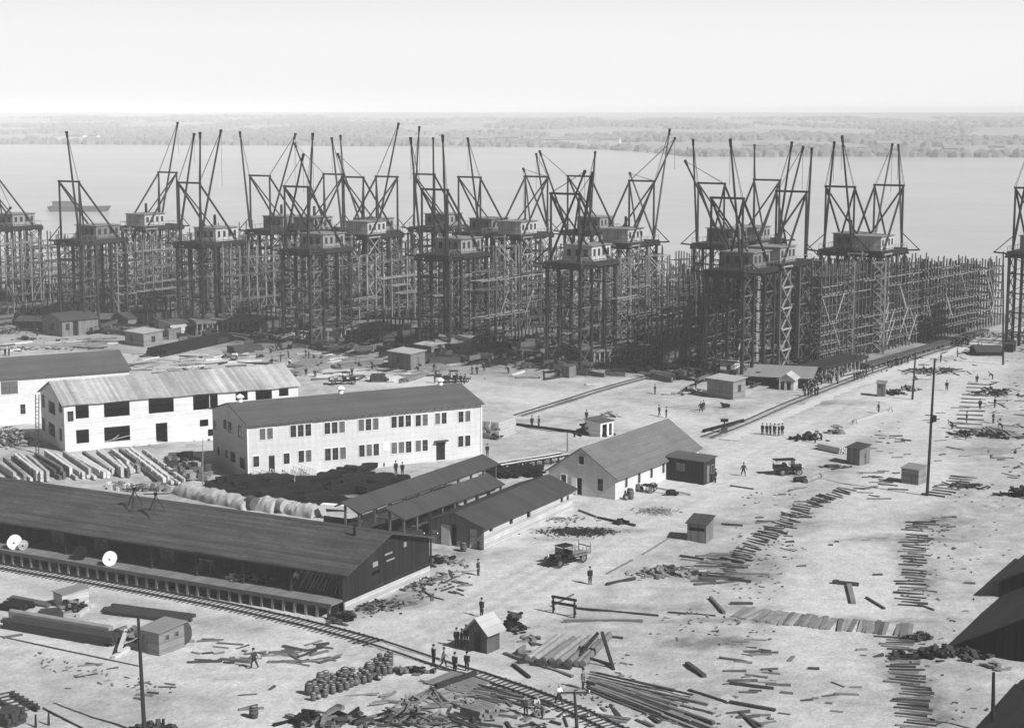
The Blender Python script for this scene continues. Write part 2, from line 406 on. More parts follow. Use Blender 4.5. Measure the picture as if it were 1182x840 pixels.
def door(parent, O, e, n, s0, s1, z0, z1, m='boards_mid', label=None, off=-.08):
    f = MB()
    def P(s, z, o): v = O+e*s+n*o; return (v.x,v.y,z)
    f.add([P(s0,z0,off),P(s1,z0,off),P(s1,z0,off-.05),P(s0,z0,off-.05),P(s0,z1,off),P(s1,z1,off),P(s1,z1,off-.05),P(s0,z1,off-.05)], MB.BF)
    o = f.build('door', M[m], parent)
    k = MB(); a = Vector(P(s1-.15,z0+1,off+.04)); k.rbox(a,(.1,.1,.1)); k.build('handle', M['iron'], o)
    return o
def building(name, label, cat, A, B, depth, eave, rise, wall='white_siding', roof='roof_felt', form='gable_x', front=(), left=(), right=(), back=(),
             over=.45, overg=.35, group=None, trim='trim', wallf=None, sag=0, fascia=None, th=.18, floor=True, open_front=False, rthick=.14):
    """A front-left, B front-right (seen from the camera side); local x along the front, y away. openings: (kind,s0,s1,z0,z1)"""
    A = V2(A); B = V2(B); L = (B-A).length; rz = math.atan2(B.y-A.y, B.x-A.x)
    t = thing(name, label, cat, (A.x,A.y,0), rz, group)
    X = Vector((1,0)); Y = Vector((0,1)); O0 = Vector((0,0)); D = depth
    if form == 'gable_x': hl = lambda y: eave + rise*(1-abs(2*y/D-1))
    sides = {'front':(O0, X, -Y, L, front), 'left':(O0+Y*D, -Y, -X, D, left), 'right':(O0+X*L, Y, X, D, right), 'back':(O0+X*L+Y*D, -X, Y, L, back)}
    mb = MB(); e_ = eave
    for k, (O, e, n, l, ops) in sides.items():
        if k == 'front' and open_front: continue
        holes = [o[1:5] for o in ops]
        h = eave
        if form == 'mono' and k == 'back': h = eave+rise
        if k in ('left','right'):      # sits between front and back walls
            O = O+e*th; l = l-2*th; holes = [(a-th,b-th,c,d) for a,b,c,d in holes]
        wall_panel(mb, O, e, n, l, h, [(a,b,c,min(d,h)) for a,b,c,d in holes], th)
    zt = eave
    if form == 'gable_x':
        for x in (0, L-th):
            mb.prism([Vector((x,.0,eave)),Vector((x,D,eave)),Vector((x,D/2,eave+rise))], (0,0,0), (th,0,0))
    elif form == 'gable_y':
        for y in (0, D-th):
            mb.prism([Vector((0,y,eave)),Vector((L,y,eave)),Vector((L/2,y,eave+rise))], (0,0,0), (0,th,0))
    elif form == 'mono':
        for x in (0, L-th):
            mb.prism([Vector((x,0,eave)),Vector((x,D,eave)),Vector((x,D,eave+rise))], (0,0,0), (th,0,0))
    if floor: mb.box(th,th,-.4,L-th,D-th,.05)
    wmat = [M[wall]]
    mb.build('wall', wmat, t)
    r = MB(); T = rthick
    if form == 'gable_x':
        k = rise/(D/2); a = -over; ze = eave-over*k+.02
        n_ = 1 if not sag else 14
        for i in range(n_):
            xa = -overg+(L+2*overg)*i/n_; xb = -overg+(L+2*overg)*(i+1)/n_
            pr = lambda z: [Vector((0,a,ze+z)),Vector((0,a,ze+T+z)),Vector((0,D/2,eave+rise+T+.02+z)),Vector((0,D-a,ze+T+z)),Vector((0,D-a,ze+z)),Vector((0,D/2,eave+rise+.02+z))]
            za = sag*noise.noise((i*.9,3.3,0)) if sag else 0; zb = sag*noise.noise(((i+1)*.9,3.3,0)) if sag else 0
            va = [v+Vector((xa,0,0)) for v in pr(za)]; vb = [v+Vector((xb,0,0)) for v in pr(zb)]
            r.add(va+vb, [(0,6,7,1),(1,7,8,2),(2,8,9,3),(3,9,10,4),(4,10,11,5),(5,11,6,0)]+([(0,1,2,5),(2,3,4,5)] if i == 0 else [])+([(6,11,8,7),(8,11,10,9)] if i == n_-1 else []))
    elif form == 'gable_y':
        k = rise/(L/2); a = -over; ze = eave-over*k+.02
        r.prism([Vector((a,0,ze)),Vector((a,0,ze+T)),Vector((L/2,0,eave+rise+T+.02)),Vector((L-a,0,ze+T)),Vector((L-a,0,ze)),Vector((L/2,0,eave+rise+.02))][::-1], (0,0,0), (0,D+2*overg,0))
        r.v = [(x,y-overg,z) for x,y,z in r.v]
    elif form == 'mono':
        k = rise/D
        r.prism([Vector((0,-over,eave-over*k+.02)),Vector((0,-over,eave-over*k+T)),Vector((0,D+over,eave+rise+over*k+T)),Vector((0,D+over,eave+rise+over*k+.02))], (0,0,0), (L+2*overg,0,0))
        r.v = [(x-overg,y,z) for x,y,z in r.v]
    ro = r.build('roof', M[roof], t)
    for k, (O, e, n, l, ops) in sides.items():
        for o in ops:
            if o[0] == 'window': window(t, O, e, n, *o[1:5], trim=trim, glass=o[5] if len(o) > 5 else 'glass')
            elif o[0] == 'door': door(t, O, e, n, *o[1:5], m=o[5] if len(o) > 5 else 'boards_mid')
            elif o[0] == 'hatch': door(t, O, e, n, *o[1:5], m='boards_dark')

    return t, L, rz
def LOC(A, B):
    A = V2(A); B = V2(B); d = (B-A).normalized(); n = Vector((-d.y,d.x))
    return lambda x, y, z=0: Vector((A.x+d.x*x+n.x*y, A.y+d.y*x+n.y*y, z))
def front_ops(A, B, lst):
    """pixel rectangles (kind,x0,x1,ytop,ybot[,mat]) measured on the front wall"""
    W = Plane(A, B); out = []
    for o in lst:
        xm = (o[1]+o[2])/2; s0, _ = W.hit(o[1], (o[3]+o[4])/2); s1, _ = W.hit(o[2], (o[3]+o[4])/2)
        _, zt = W.hit(xm, o[3]); _, zb = W.hit(xm, o[4])
        out.append((o[0], s0, s1, max(.02,zb), zt)+tuple(o[5:]))
    return out
def side_ops(A, B, depth, lst):
    d = (V2(B)-V2(A)).normalized(); n = Vector((-d.y,d.x)); W = Plane(V2(A)+n*depth, A); out = []
    for o in lst:
        xm = (o[1]+o[2])/2; s0, _ = W.hit(o[1], (o[3]+o[4])/2); s1, _ = W.hit(o[2], (o[3]+o[4])/2)
        _, zt = W.hit(xm, o[3]); _, zb = W.hit(xm, o[4])
        out.append((o[0], s0, s1, max(.02,zb), zt)+tuple(o[5:]))
    return out
def orient(A, B, C):          # keep A, direction A->B; depth from pixel C on the left wall base line, measured square to AB
    A = V2(A); d = (V2(B)-A).normalized(); n = Vector((-d.y,d.x)); return (V2(C)-A).dot(n)
def c2(x, y): return 280+x/3.5, 340+y/3.5
def c1(x, y): return x/3.5, 340+y/3.5
def rect2(k, x0, x1, y0, y1, *m): a = c2(x0,y0); b = c2(x1,y1); return (k,a[0],b[0],a[1],b[1])+m
def rect1(k, x0, x1, y0, y1, *m): a = c1(x0,y0); b = c1(x1,y1); return (k,a[0],b[0],a[1],b[1])+m
# ---- two-storey white office building
A1 = G(287,555.5); B1 = G(555.5,526.5)
P1 = Plane(A1,B1); e1 = P1.hit(285,490)[1]; print('bldg1 L', P1.L, 'eave', e1)
D1 = 14.0
w = []
def yy(x, base): return base
up = [(68,122,2,540,585),(192,277,3,525,573),(330,413,3,514,560),(467,549,3,501,548),(600,680,3,489,535),(698,748,2,484,530),(777,824,2,477,522),(871,920,2,470,514)]
lo_ = [(42,67,1,652,695),(165,190,1,640,683),(225,278,2,628,676),(332,417,3,618,667),(470,551,3,604,652),(600,682,3,594,640),(698,748,2,587,632),(870,920,2,569,613)]
for x0, x1, n, y0, y1 in up+lo_:
    ww = (x1-x0-(n-1)*6)/n; yb = (y0+y1)/2
    for i in range(n):
        xa = x0+i*(ww+6); sl = -.09*((xa+ww/2)-(x0+x1)/2)
        w.append(rect2('window', xa+.3, xa+ww-.3, y0+sl, y1+sl, 'glass_grey' if R.random() < .35 else 'glass'))
w.append(rect2('door',106,130,650,712,'boards_dark')); w.append(rect2('door',782,818,596,625,'boards_dark'))
f1 = front_ops(A1,B1,w)
f1 = [o if o[0] != 'door' else (o[0],o[1],o[2],.1 if i_ else .1,o[4],o[5]) for i_, o in enumerate(f1)]
l1 = side_ops(A1,B1,D1,[('window',247,250.5,485,496),('window',258,262,484,495),('window',263.5,268,487,499),('window',275,281,491,506),
      ('window',251,254,516,526),('window',260,263,519,529),('window',266,272,521,533),('window',277,283,528,541)])
b1, L1, rz1 = building('office_building', 'long white two-storey office building with grey gabled roof and rows of sash windows', 'building', A1, B1, D1, e1, 1.8,
    'white_siding', 'roof_felt', 'gable_x', front=f1, left=l1, over=.55, overg=.3)
m = MB(); m.beam((0,-.04,e1-.32),(L1,-.04,e1-.32),.06,.22); m.beam((-.03,-.03,0),(-.03,-.03,e1-.5),.16,.16); m.beam((L1+.03,-.03,0),(L1+.03,-.03,e1-.5),.16,.16); m.build('trim_board', M['trim'], b1)
for k_ in (.045,.47,.915):
    m = MB(); z_ = e1+1.8; m.tube((L1*k_,D1/2,z_-.1),(L1*k_,D1/2,z_+.75),.34,.34,12); m.tube((L1*k_,D1/2,z_+.75),(L1*k_,D1/2,z_+.95),.62,.5,12); m.tube((L1*k_,D1/2,z_+.95),(L1*k_,D1/2,z_+1.2),.5,.08,12); m.build('roof_ventilator', M['white'], b1)
m = MB(); m.box(0,-.5,e1-.24,.12,-.03,e1-.12); me_ = m.mesh('rafter_tail', M['timber'])
for i in range(int(L1/1.1)): link('rafter_tail', me_, b1, (.1+i*1.1,0,0))
Wd = [o for o in f1 if o[0] == 'door'][1]
m = MB(); m.box(Wd[1]-.3,-.6,Wd[4]+.15,Wd[2]+.3,-.02,Wd[4]+.3); m.build('door_canopy', M['roof_dark'], b1)
m = MB(); s0,z0 = P1.hit(*c2(568,615)); m.box(s0-.1,-.06,z0-.5,s0+.9,-.01,z0+.7); m.build('notice_board', M['white'], b1)
# ladders / railings in front of its left doorway
def stair_rail(x, name='handrail'):
    m = MB()
    for i in range(6):
        m.beam((x+i*.35,-.5-i*.1,0),(x+i*.35,-.5-i*.1,1.6-i*.15),.07); 
        if i < 5: m.beam((x+i*.35,-.5-i*.1,1.5-i*.15),(x+(i+1)*.35,-.6-i*.1,.3),.06)
    m.beam((x,-.5,1.55),(x+1.9,-1,.8),.08); m.build(name, M['timber_light'], b1)
for x in (.5,1.6,2.9,5.0,6.2,7.4): stair_rail(x)
m = MB(); 
for i in range(5): m.box(3.6,-1.9+i*.35,-.2,5.0,-1.55+i*.35,.1+i*.1)
m.build('step', M['timber_light'], b1)
# ---- unfinished two-storey building
A2 = G(75.5,522.5); d1 = (V2(B1)-V2(A1)).normalized()
e2 = Plane(A2, V2(A2)+d1*10).hit(73.7,467)[1]
E2 = V2(A2)+d1*58
s_end = Plane(A2,E2).hit(344,446)[0]; print('bldg2 eave', e2, 'L', s_end)
B2 = V2(A2)+d1*s_end; D2 = 13.5
f2 = front_ops(A2,B2,[rect1('hole',305,359,446,500),rect1('hole',420,524,432,492),rect1('hole',600,702,415,477),rect1('hole',780,880,402,463),
   rect1('hole',308,360,545,600),rect1('hole',421,526,532,592),rect1('hole',630,677,518,597),rect1('hole',807,842,504,532),rect1('window',272,297,470,512),
   ('hole',272,286,451,462),('hole',295,314,450,461),('hole',322,333,447,457),('hole',240,251,495,503)])
f2 = [(o[0],o[1],o[2],o[3],min(o[4],e2-.12))+tuple(o[5:]) for o in f2]
l2 = side_ops(A2,B2,D2,[rect1('hole',168,180,405,455),rect1('hole',195,222,432,480),rect1('hole',236,250,440,475),rect1('hole',170,182,500,550),rect1('hole',196,222,520,572),rect1('hole',238,250,540,590)])
b2, L2, rz2 = building('unfinished_building', 'unfinished white two-storey building with a pale bare board roof and big dark openings', 'building', A2, B2, D2, e2, 2.4,
    'new_siding', 'roof_boards', 'gable_x', front=f2, left=l2, over=.35, overg=.4, sag=.22)
m = MB(); m.box(.3,.4,e2/2-.15,L2-.3,D2-.3,e2/2+.1); m.build('upper_floor', M['timber'], b2)
m = MB(); m.box(0,-.25,-.45,.3,.1,.05); me_ = m.mesh('footing', M['timber_dark'])
for i in range(16): link('footing', me_, b2, (.8+i*2.3,0,0))
m = MB()                                   # loose framing in the openings
h = f2[5]; m.beam((h[1],.05,h[3]+.1),(h[2],.05,h[3]+.7),.08); m.beam((h[1]+1,.05,h[3]+.2),(h[1]+2.2,.05,h[3]+.9),.08)
m.build('framing', M['timber_light'], b2); m = MB()
h = f2[3]; m.beam(((h[1]+h[2])/2+.7,.2,h[3]),((h[1]+h[2])/2+.7,.2,h[4]),.12)
m.build('framing', M['timber_light'], b2)
m = MB(); m.beam((-3.6,1,0),(-2.7,3.2,8.3),.12); m.beam((-3.9,1.4,0),(-3.1,3.5,8.3),.12)
for i in range(14): z = .5+i*.55; k = z/8.3; m.beam((-3.6+.9*k,1+2.2*k,z),(-3.9+.8*k,1.4+2.1*k,z),.06)
o = m.build('ladder', M['timber_dark']); o.matrix_world = b2.matrix_basis.copy(); tag(o, 'tall dark ladder leaning up beside the end of the unfinished white building', 'ladder')
# ---- third white building, far left
A3 = G(46,488); d3 = d1; e3 = Plane(V2(A3)-d3*20, V2(A3)).hit(46,434)[1]
B3 = V2(A3)+d3*Plane(A3, V2(A3)+d3*10).hit(149,427.5)[0]; A3l = V2(A3)-d3*32
f3 = front_ops(A3l,B3,[rect1('window',82,103,442,482),rect1('window',3,72,350,402,'glass_grey')])
b3, L3, rz3 = building('white_building', 'white two-storey building at the left edge with a dark grey roof and long upper window', 'building', A3l, B3, 12.5, e3, 2.35,
    'new_siding', 'roof_felt', 'gable_x', front=f3, over=.4, overg=.3)
# ---- small white gabled building
A4 = G(710,576.8); B4 = G(806,538.5)
d4 = V2(B4)-V2(A4); 
e4 = Plane(A4,B4).hit(710,551.4)[1]; print('bldg4', d4.length, e4)
D4 = 9.8
c3 = lambda x, y: (620+x/4.925, 470+y/4.925)
def r3(k,x0,x1,y0,y1,*m): a = c3(x0,y0); b = c3(x1,y1); return (k,a[0],b[0],a[1],b[1])+m
f4 = front_ops(A4,B4,[r3('window',498,513,395,455),r3('window',571,586,367,430),r3('window',641,656,340,402),r3('window',709,724,312,374),r3('window',778,788,288,330),r3('window',845,855,262,300)])
l4 = side_ops(A4,B4,D4,[r3('window',136,166,382,448),r3('hole',225,254,402,497),r3('window',344,376,405,475)])
b4, L4, rz4 = building('gabled_building', 'small white single-storey building with steep grey gabled roof and a dark doorway', 'building', A4, B4, D4, e4, 3.3,
    'white_siding', 'roof_shingle', 'gable_x', front=f4, left=l4, over=.5, overg=.35)
s_ = side_ops(A4,B4,D4,[r3('x',240,270,275,322),r3('x',196,224,402,490)])
window(b4, Vector((0,D4)), Vector((0,-1)), Vector((-1,0)), s_[0][1], s_[0][2], s_[0][3], s_[0][4], name='loft_vent').location = (-.12,0,0)
m = MB(); a = s_[1]; ya = D4-a[1]; yb = D4-a[2]; m.box(-.07,yb,.05,-.02,ya,a[4]); o = m.build('door', M['trim'], b4); tag(o, 'white door swung open beside the doorway')
# ---- long board shed with loading platform (front left)
DECK = 1.45; A5 = V2(G(395.5,692,DECK))
e5 = Plane(A5-Vector((.875,-.485))*10,A5).hit(395,661.8)[1]
dr = (V2(G(395,661.8,e5))-V2(G(0,600.7,e5))).normalized()
n5 = Vector((-dr.y,dr.x)); 
Lf = 88.0; D5 = 16.2
A5l = A5-dr*Lf; rz5 = math.atan2(dr.y,dr.x)
t5 = thing('loading_shed', 'very long dark board shed with open front, weathered roof and raised loading platform', 'shed', (A5l.x,A5l.y,0), rz5)
mb = MB(); WY = 3.4; zr = e5+2.3       # recessed front wall; apex nearer the back
mb.box(0,WY,DECK,Lf-9,WY+.15,e5+.5); mb.box(Lf-9,WY,DECK,Lf-8.8,D5-.3,e5+1.0)
RY = 8.0
mb.box(0,D5-.15,-.3,Lf-.2,D5,e5)
wall_panel(mb, Vector((Lf,0)), Vector((0,1)), Vector((1,0)), D5, e5-.02, [(5.2,6.6,DECK+1.2,DECK+1.5)], .15, z0=DECK-.35)
mb.add([(Lf,0,e5-.02),(Lf,D5,e5-.02),(Lf,D5,e5+.05),(Lf,RY,zr),(Lf-.15,0,e5-.02),(Lf-.15,D5,e5-.02),(Lf-.15,D5,e5+.05),(Lf-.15,RY,zr)],[(0,1,2,3),(7,6,5,4),(0,3,7,4),(3,2,6,7)])
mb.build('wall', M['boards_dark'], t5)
mb = MB(); mb.prism([Vector((0,-.25,e5-.17)),Vector((0,-.25,e5-.02)),Vector((0,RY,zr+.16)),Vector((0,D5+.5,e5+.1)),Vector((0,D5+.5,e5-.05)),Vector((0,RY,zr+.01))],(0,0,0),(Lf+.7,0,0))
mb.build('roof', mat('weathered board roof', .06, n1=(.25,.4), n2=(2.5,.4), stripe=('y',.42,.1,.3,.45), streak=(.22,2.2,2.2,.5), world=False, bump=.4), t5)
mb = MB()
mb.box(0,-1.9,DECK-.18,Lf,D5-.3,DECK); mb.build('platform_deck', mat('platform boards', .16, n1=(.6,.3), stripe=('x',.28,.08,.4,.3), world=False), t5)
mb = MB(); mb.box(0,-2.02,DECK-.38,Lf,-1.902,DECK+.03); mb.build('fascia_board', mat('platform fascia', .085, n1=(.5,.35)), t5)
pm = MB(); pm.box(-.13,-.13,-.3,.13,.13,DECK-.2); pme = pm.mesh('platform_post', M['timber_mid'])
for i in range(54): link('platform_post', pme, t5, (Lf-.4-i*1.35,-1.82,0))
mb = MB(); mb.box(0,-.6,-.3,Lf-.1,-.5,DECK-.2); mb.build('shade_board', M['dark'], t5)  # dark sheet painting the shade under the loading platform
pm = MB(); pm.box(-.1,-.1,DECK,.1,.1,e5-.1); pme = pm.mesh('roof_post', M['timber_dark'])
for i in range(14): link('roof_post', pme, t5, (Lf-.3-i*6.0,.1+.0,0))
mb = MB(); mb.beam((0,.1,e5-.2),(Lf-.2,.1,e5-.2),.14,.2); mb.build('eave_beam', M['timber'], t5)
W5 = Plane(A5l+n5*WY, A5+n5*WY)
for (x0,x1,yt,yb) in ((61,78,619,640),(186,202,632,655),(110,124,622,640)):
    s0 = W5.hit(x0,(yt+yb)/2)[0]; s1 = W5.hit(x1,(yt+yb)/2)[0]
    m = MB(); m.box(s0,WY-.1,DECK+.02,s1,WY-.02,DECK+2.4); o = m.build('door', M['boards_mid'], t5)
    m = MB(); m.beam((s0+.1,WY-.13,DECK+.2),(s1-.1,WY-.13,DECK+2.2),.06,.14); m.beam((s1-.1,WY-.17,DECK+.2),(s0+.1,WY-.17,DECK+2.2),.06,.14); m.build('brace', M['timber_mid'], o)
    m = MB(); m.rbox(((s0+s1)/2,WY-.2,DECK+2.0),(.75,.04,.6)); m.build('sign', M['boards_flat'], o)
m = MB()                                   # blank patched boards on the gable
for (y,z,w_,h_) in ((5.4,3.2,.9,.5),(7.6,3.9,1.4,.18),(7.9,3.2,1.5,.16),(11.2,4.0,.5,.5)): m.box(Lf+.005,y,DECK+z-1.2,Lf+.03,y+w_,DECK+z+h_-1.2)
m.build('patch_board', M['timber_mid'], t5)
m = MB(); m.box(Lf-.05,.2,-.4,Lf+.1,D5,DECK-.37); m.build('skirting', M['boards_flat'], t5)
m = MB(); m.tube((Lf-3,6.6,zr-.6),(Lf-3,6.6,zr+.9),.14); m.build('stovepipe', M['iron'], t5)
def on5(x, y, z=0): q = A5l+dr*x+n5*y; return Vector((q.x,q.y,z))
def deck_at(px, py): g = G(px,py,DECK); return g
# ---- three parallel sheds
A6 = G(558.6,634.5); B6 = G(661,587.5)
e6 = Plane(A6,B6).hit(558.6,608.6)[1]; print('shed6 eave', e6, Plane(A6,B6).L)
zc = lambda x, y: (380+x/3.94, 510+y/3.94)
def r6(k,x0,x1,y0,y1,*m): a = zc(x0,y0); b = zc(x1,y1); return (k,a[0],b[0],a[1],b[1])+m
D6 = 7.2
f6 = front_ops(A6,B6,[r6('hole',729,744,382,408),r6('hole',820,836,344,374),r6('hole',899,916,310,344),r6('hole',1052,1064,250,275),r6('hole',1080,1090,244,266)])
f6 = [(o[0],o[1],o[2],o[3],min(o[4],e6-.1)) for o in f6]
l6 = side_ops(A6,B6,D6,[r6('hole',553,580,375,475),r6('door',607,638,388,478,'boards_mid'),r6('door',640,672,395,485,'boards_flat')])
b6, L6, rz6 = building('board_shed', 'dark gabled board shed with rough pale side wall, nearest of three parallel sheds', 'shed', A6, B6, D6, e6, 1.25,
    'boards_flat', 'roof_dark', 'gable_x', front=f6, left=l6, over=.5, overg=.5)
m = MB(); wall_panel(m, Vector((-.03,D6)), Vector((0,-1)), Vector((-1,0)), D6, e6-.02, [o[1:5] for o in l6], .03, z0=-.3)
m.prism([Vector((-.03,0,e6)),Vector((-.03,D6,e6)),Vector((-.03,D6/2,e6+1.2))],(0,0,0),(.025,0,0)); o = m.build('gable_cladding', M['boards_mid'], b6)
a = side_ops(A6,B6,D6,[r6('x',512,551,372,472)])[0]
m = MB(); m.box(-.14,D6-a[2],.05,-.05,D6-a[1],a[4]); o = m.build('door', M['timber_light'], b6); tag(o, 'pale board door slid open')
q6 = LOC(A6,B6); d6 = (V2(B6)-V2(A6)).normalized(); n6 = Vector((-d6.y,d6.x))
def open_shed(name, label, pe, pr, pE, eh, rh, posts=9):
    """pe eave near corner px, pr ridge near px (both roof corners), pE eave far corner px"""
    a = G(*pe, eh); b = G(*pE, eh); W = V2(b)-V2(a); L = W.length; rz = math.atan2(W.y,W.x); d = W/L; n = Vector((-d.y,d.x))
    r = G(*pr, rh); D = (V2(r)-V2(a)).dot(n); off = (V2(r)-V2(a)).dot(d)
    t = thing(name, label, 'shed', (a.x,a.y,0), rz)
    m = MB(); vs = [(0,0,eh),(L,0,eh),(L+off,D,rh),(off,D,rh)]
    m.add(vs+[(x,y,z-.14) for x,y,z in vs], [(0,1,2,3),(7,6,5,4),(0,4,5,1),(1,5,6,2),(2,6,7,3),(3,7,4,0)])
    vs = [(off,D+.003,rh),(L+off,D+.003,rh),(L+off-.3,D*1.35,rh-.5),(off-.3,D*1.35,rh-.5)]
    m.add(vs+[(x,y,z-.14) for x,y,z in vs], [(0,1,2,3),(7,6,5,4),(0,4,5,1),(1,5,6,2),(2,6,7,3),(3,7,4,0)])
    m.build('roof', M['roof_dark'], t)
    pm = MB(); pm.box(-.11,-.11,-.3,.11,.11,eh-.15); pme = pm.mesh('post', M['timber'])
    pm = MB(); pm.box(-.11,-.11,-.3,.11,.11,rh-.2); pm2 = pm.mesh('post', M['timber'])
    for i in range(posts):
        x = .4+(L-.8)*i/(posts-1); link('post', pme, t, (x,.4,0)); link('post', pm2, t, (x+off*.8,D-.2,0))
        m = MB(); m.beam((x,.4,eh-.3),(x+off*.8,D-.2,rh-.35),.12,.2); m.build('rafter', M['timber'], t)
    m = MB(); m.beam((.3,.4,eh-.25),(L-.3,.4,eh-.25),.14,.2); m.build('eave_beam', M['timber'], t)
    return t, a, d, n, L, D
os1 = open_shed('open_shed', 'open-sided dark roofed shed, the middle of three parallel sheds', zc(343,352), zc(255,298), zc(800,190), 3.4, 4.7)
os2 = open_shed('open_shed', 'open-sided dark roofed shed, the longest and furthest back of three parallel sheds', zc(140,322), zc(52,272), zc(775,98), 3.4, 4.7, 11)
for (t, a, d, n, L, D), lb in ((os1,'stacked timber stored under the middle open shed'),(os2,'stacked timber stored under the rear open shed')):
    for i in range(6):
        m = MB()
        for k in range(5): m.rbox((0,R.uniform(-.2,.2),.2+k*.3),(L/7,2.2+R.uniform(-.3,.3),.26),0)
        p = V2(a)+d*(L*(i+.6)/6.3)+n*(D*.55); o = m.build('timber_stack', M['plank_dark']); o.location = (p.x,p.y,0); o.rotation_euler = (0,0,math.atan2(d.y,d.x))
        tag(o, lb, 'timber stack', 'timber under the open sheds' if 'rear' in lb else 'timber under the middle shed')
# ---- small huts: base corners measured in the photograph (A left, B right of the FRONT), height from the pixel height
def hut(name, label, cat, a, b, px_h, depth, rise, form, wall, roof, front=(), left=(), right=(), over=.25, group=None):
    A = G(*a); B = G(*b); h = Plane(A,B).hit(a[0], a[1]-px_h)[1]; L = (V2(B)-V2(A)).length
    return building(name, label, cat, A, B, depth, h, rise, wall, roof, form, trim='timber_mid' if wall != 'new_siding' else 'trim',
        front=[(o[0],o[1]*L,o[2]*L,o[3]*h,o[4]*h)+tuple(o[5:]) for o in front], left=[(o[0],o[1]*depth,o[2]*depth,o[3]*h,o[4]*h)+tuple(o[5:]) for o in left],
        right=[(o[0],o[1]*depth,o[2]*depth,o[3]*h,o[4]*h)+tuple(o[5:]) for o in right], over=over, overg=over, group=group, th=.1, rthick=.09)
W = 'window'; HO = 'hole'; DO = 'door'
hut('guard_hut','little gabled guard hut with pale roof and dark doorway beside the tracks','hut',(541,750),(562,755),27,1.9,1.0,'gable_y','boards_shaded','roof_pale',front=[(DO,.3,.66,.02,.85,'dark')],over=.45)  # dark door panel fills the open doorway with painted shade
hut('tar_paper_shack','black tar-paper shack with flat roof beside the small white gabled building','shack',(768,553),(812,559.5),26,3.0,.25,'mono','tar','roof_felt',front=[(W,.3,.5,.5,.8,'glass_grey')],right=[(DO,.3,.55,.03,.8),(W,.65,.85,.4,.75)])
hut('tool_shed','small dark tool shed with flat board roof standing alone on the sand','shed',(793,624.5),(815,627),21,2.5,.5,'mono','boards_mid','roof_dark',front=[(HO,.1,.9,.62,.8)],over=.2)
hut('storage_hut','large dark hut with pale flat roof right of the narrow track','hut',(816,457),(846,461.5),21,3.4,.3,'mono','boards_grey','roof_pale',front=[(DO,.48,.6,.05,.75)],right=[(W,.4,.6,.4,.75)],over=.35)
hut('white_hut','white hut with a dark door behind the large dark hut','hut',(831,433),(848,434),16,4,.4,'gable_x','new_siding','roof_flat',front=[(DO,.42,.7,.02,.75,'boards_dark')],over=.3)
hut('long_lean_to','long low shed with grey roof and dark open front among the crowd','shed',(852,444),(936,448),11,6,1.1,'mono','boards_dark','roof_flat',front=[(HO,.05,.3,.05,.85),(HO,.34,.6,.05,.85)],right=[(W,.2,.4,.4,.8),(W,.6,.8,.4,.8)],over=.4)
hut('porch_hut','tiny gabled hut with pale roof and dark doorway in front of the long low shed','hut',(899,450),(916,451),13,3.6,.9,'gable_y','boards_flat','roof_pale',front=[(HO,.1,.36,.02,.8),(HO,.52,.8,.02,.8)],over=.35)
hut('sentry_booth','upright grey sentry booth with flat roof beside a utility pole','booth',(1012,457.5),(1021,458),15,1.7,.2,'mono','boards_mid','roof_flat',front=[(DO,.25,.75,.02,.85)],over=.25)
hut('plank_shack','square plank shack with sunlit right wall and sloping grey roof','shack',(977,534),(992,537),18,2.2,.4,'mono','boards_mid','roof_dark',right=[(DO,.3,.6,.02,.7)],over=.2)
hut('crate_shed','small box-like shed of level boards left of the tall pole','shed',(1040,557),(1060,560),17,2.2,.3,'mono','boards_grey','roof_flat',front=[(DO,.55,.85,.05,.7)],over=.12)
hut('board_hut','low board hut with two small square windows beside the nearest utility pole','hut',(162,752),(184,757),26,3.3,.2,'mono','boards_grey','roof_flat',right=[(W,.25,.38,.6,.8),(W,.62,.75,.6,.8)],front=[(DO,.1,.4,.02,.8,'boards_mid')],over=.25)
hut('lumber_crate_hut','open-topped board hut among the scrap near the left edge','hut',(62,698),(72,702),15,3.0,.2,'mono','boards_flat','roof_flat',over=.1)
hut('field_hut','grey hut with pale flat roof and two small windows behind the left white buildings','hut',(144.5,397),(166,400.5),15,4.8,.3,'mono','boards_grey','roof_pale',front=[(W,.3,.42,.3,.75)],right=[(W,.4,.6,.3,.75)],over=.3)
hut('field_hut','small square hut tight against the grey hut with pale flat roof','hut',(187,391),(195,392),11,3.5,.2,'mono','boards_mid','roof_flat',over=.15)
hut('gabled_workshop','long brown workshop hut with gabled front and open dark doorway at far left','workshop',(49,385),(72,389),18,9,1.3,'gable_y','boards_mid','roof_dark',front=[(W,.4,.6,.35,.75)],right=[(W,.1,.2,.4,.8),(DO,.3,.45,.02,.9,'boards_dark')],over=.35)
hut('workshop_wing','low wing with dark open bays left of the gabled workshop hut','workshop',(19,382),(50,383),12,5,.8,'gable_x','boards_dark','roof_dark',front=[(HO,.1,.9,.3,.9)],over=.35)
hut('gabled_hut','gabled hut with a small window at the right end of the workshop row','hut',(128,380),(148,382),14,5,1.1,'gable_y','boards_mid','roof_dark',front=[(W,.2,.4,.4,.8),(DO,.55,.75,.02,.8)],over=.3)
hut('open_store','open-fronted store with a grey roof between the workshop huts','shed',(106,381),(127,381),13,5,.9,'gable_x','boards_dark','roof_felt',front=[(HO,.08,.9,.02,.9)],over=.3)
hut('yard_hut','dark flat-roofed hut in the middle of the lumber yard','hut',(448,424),(474,428),19,3.8,.3,'mono','boards_mid','roof_pale',front=[(W,.4,.52,.35,.7)],right=[(DO,.3,.55,.02,.75)],over=.3)
hut('yard_hut','narrow hut with pale roof between the two larger yard huts','hut',(479,412),(498,415),15,3.6,.3,'mono','boards_mid','roof_pale',right=[(HO,.2,.7,.02,.8)],over=.3)
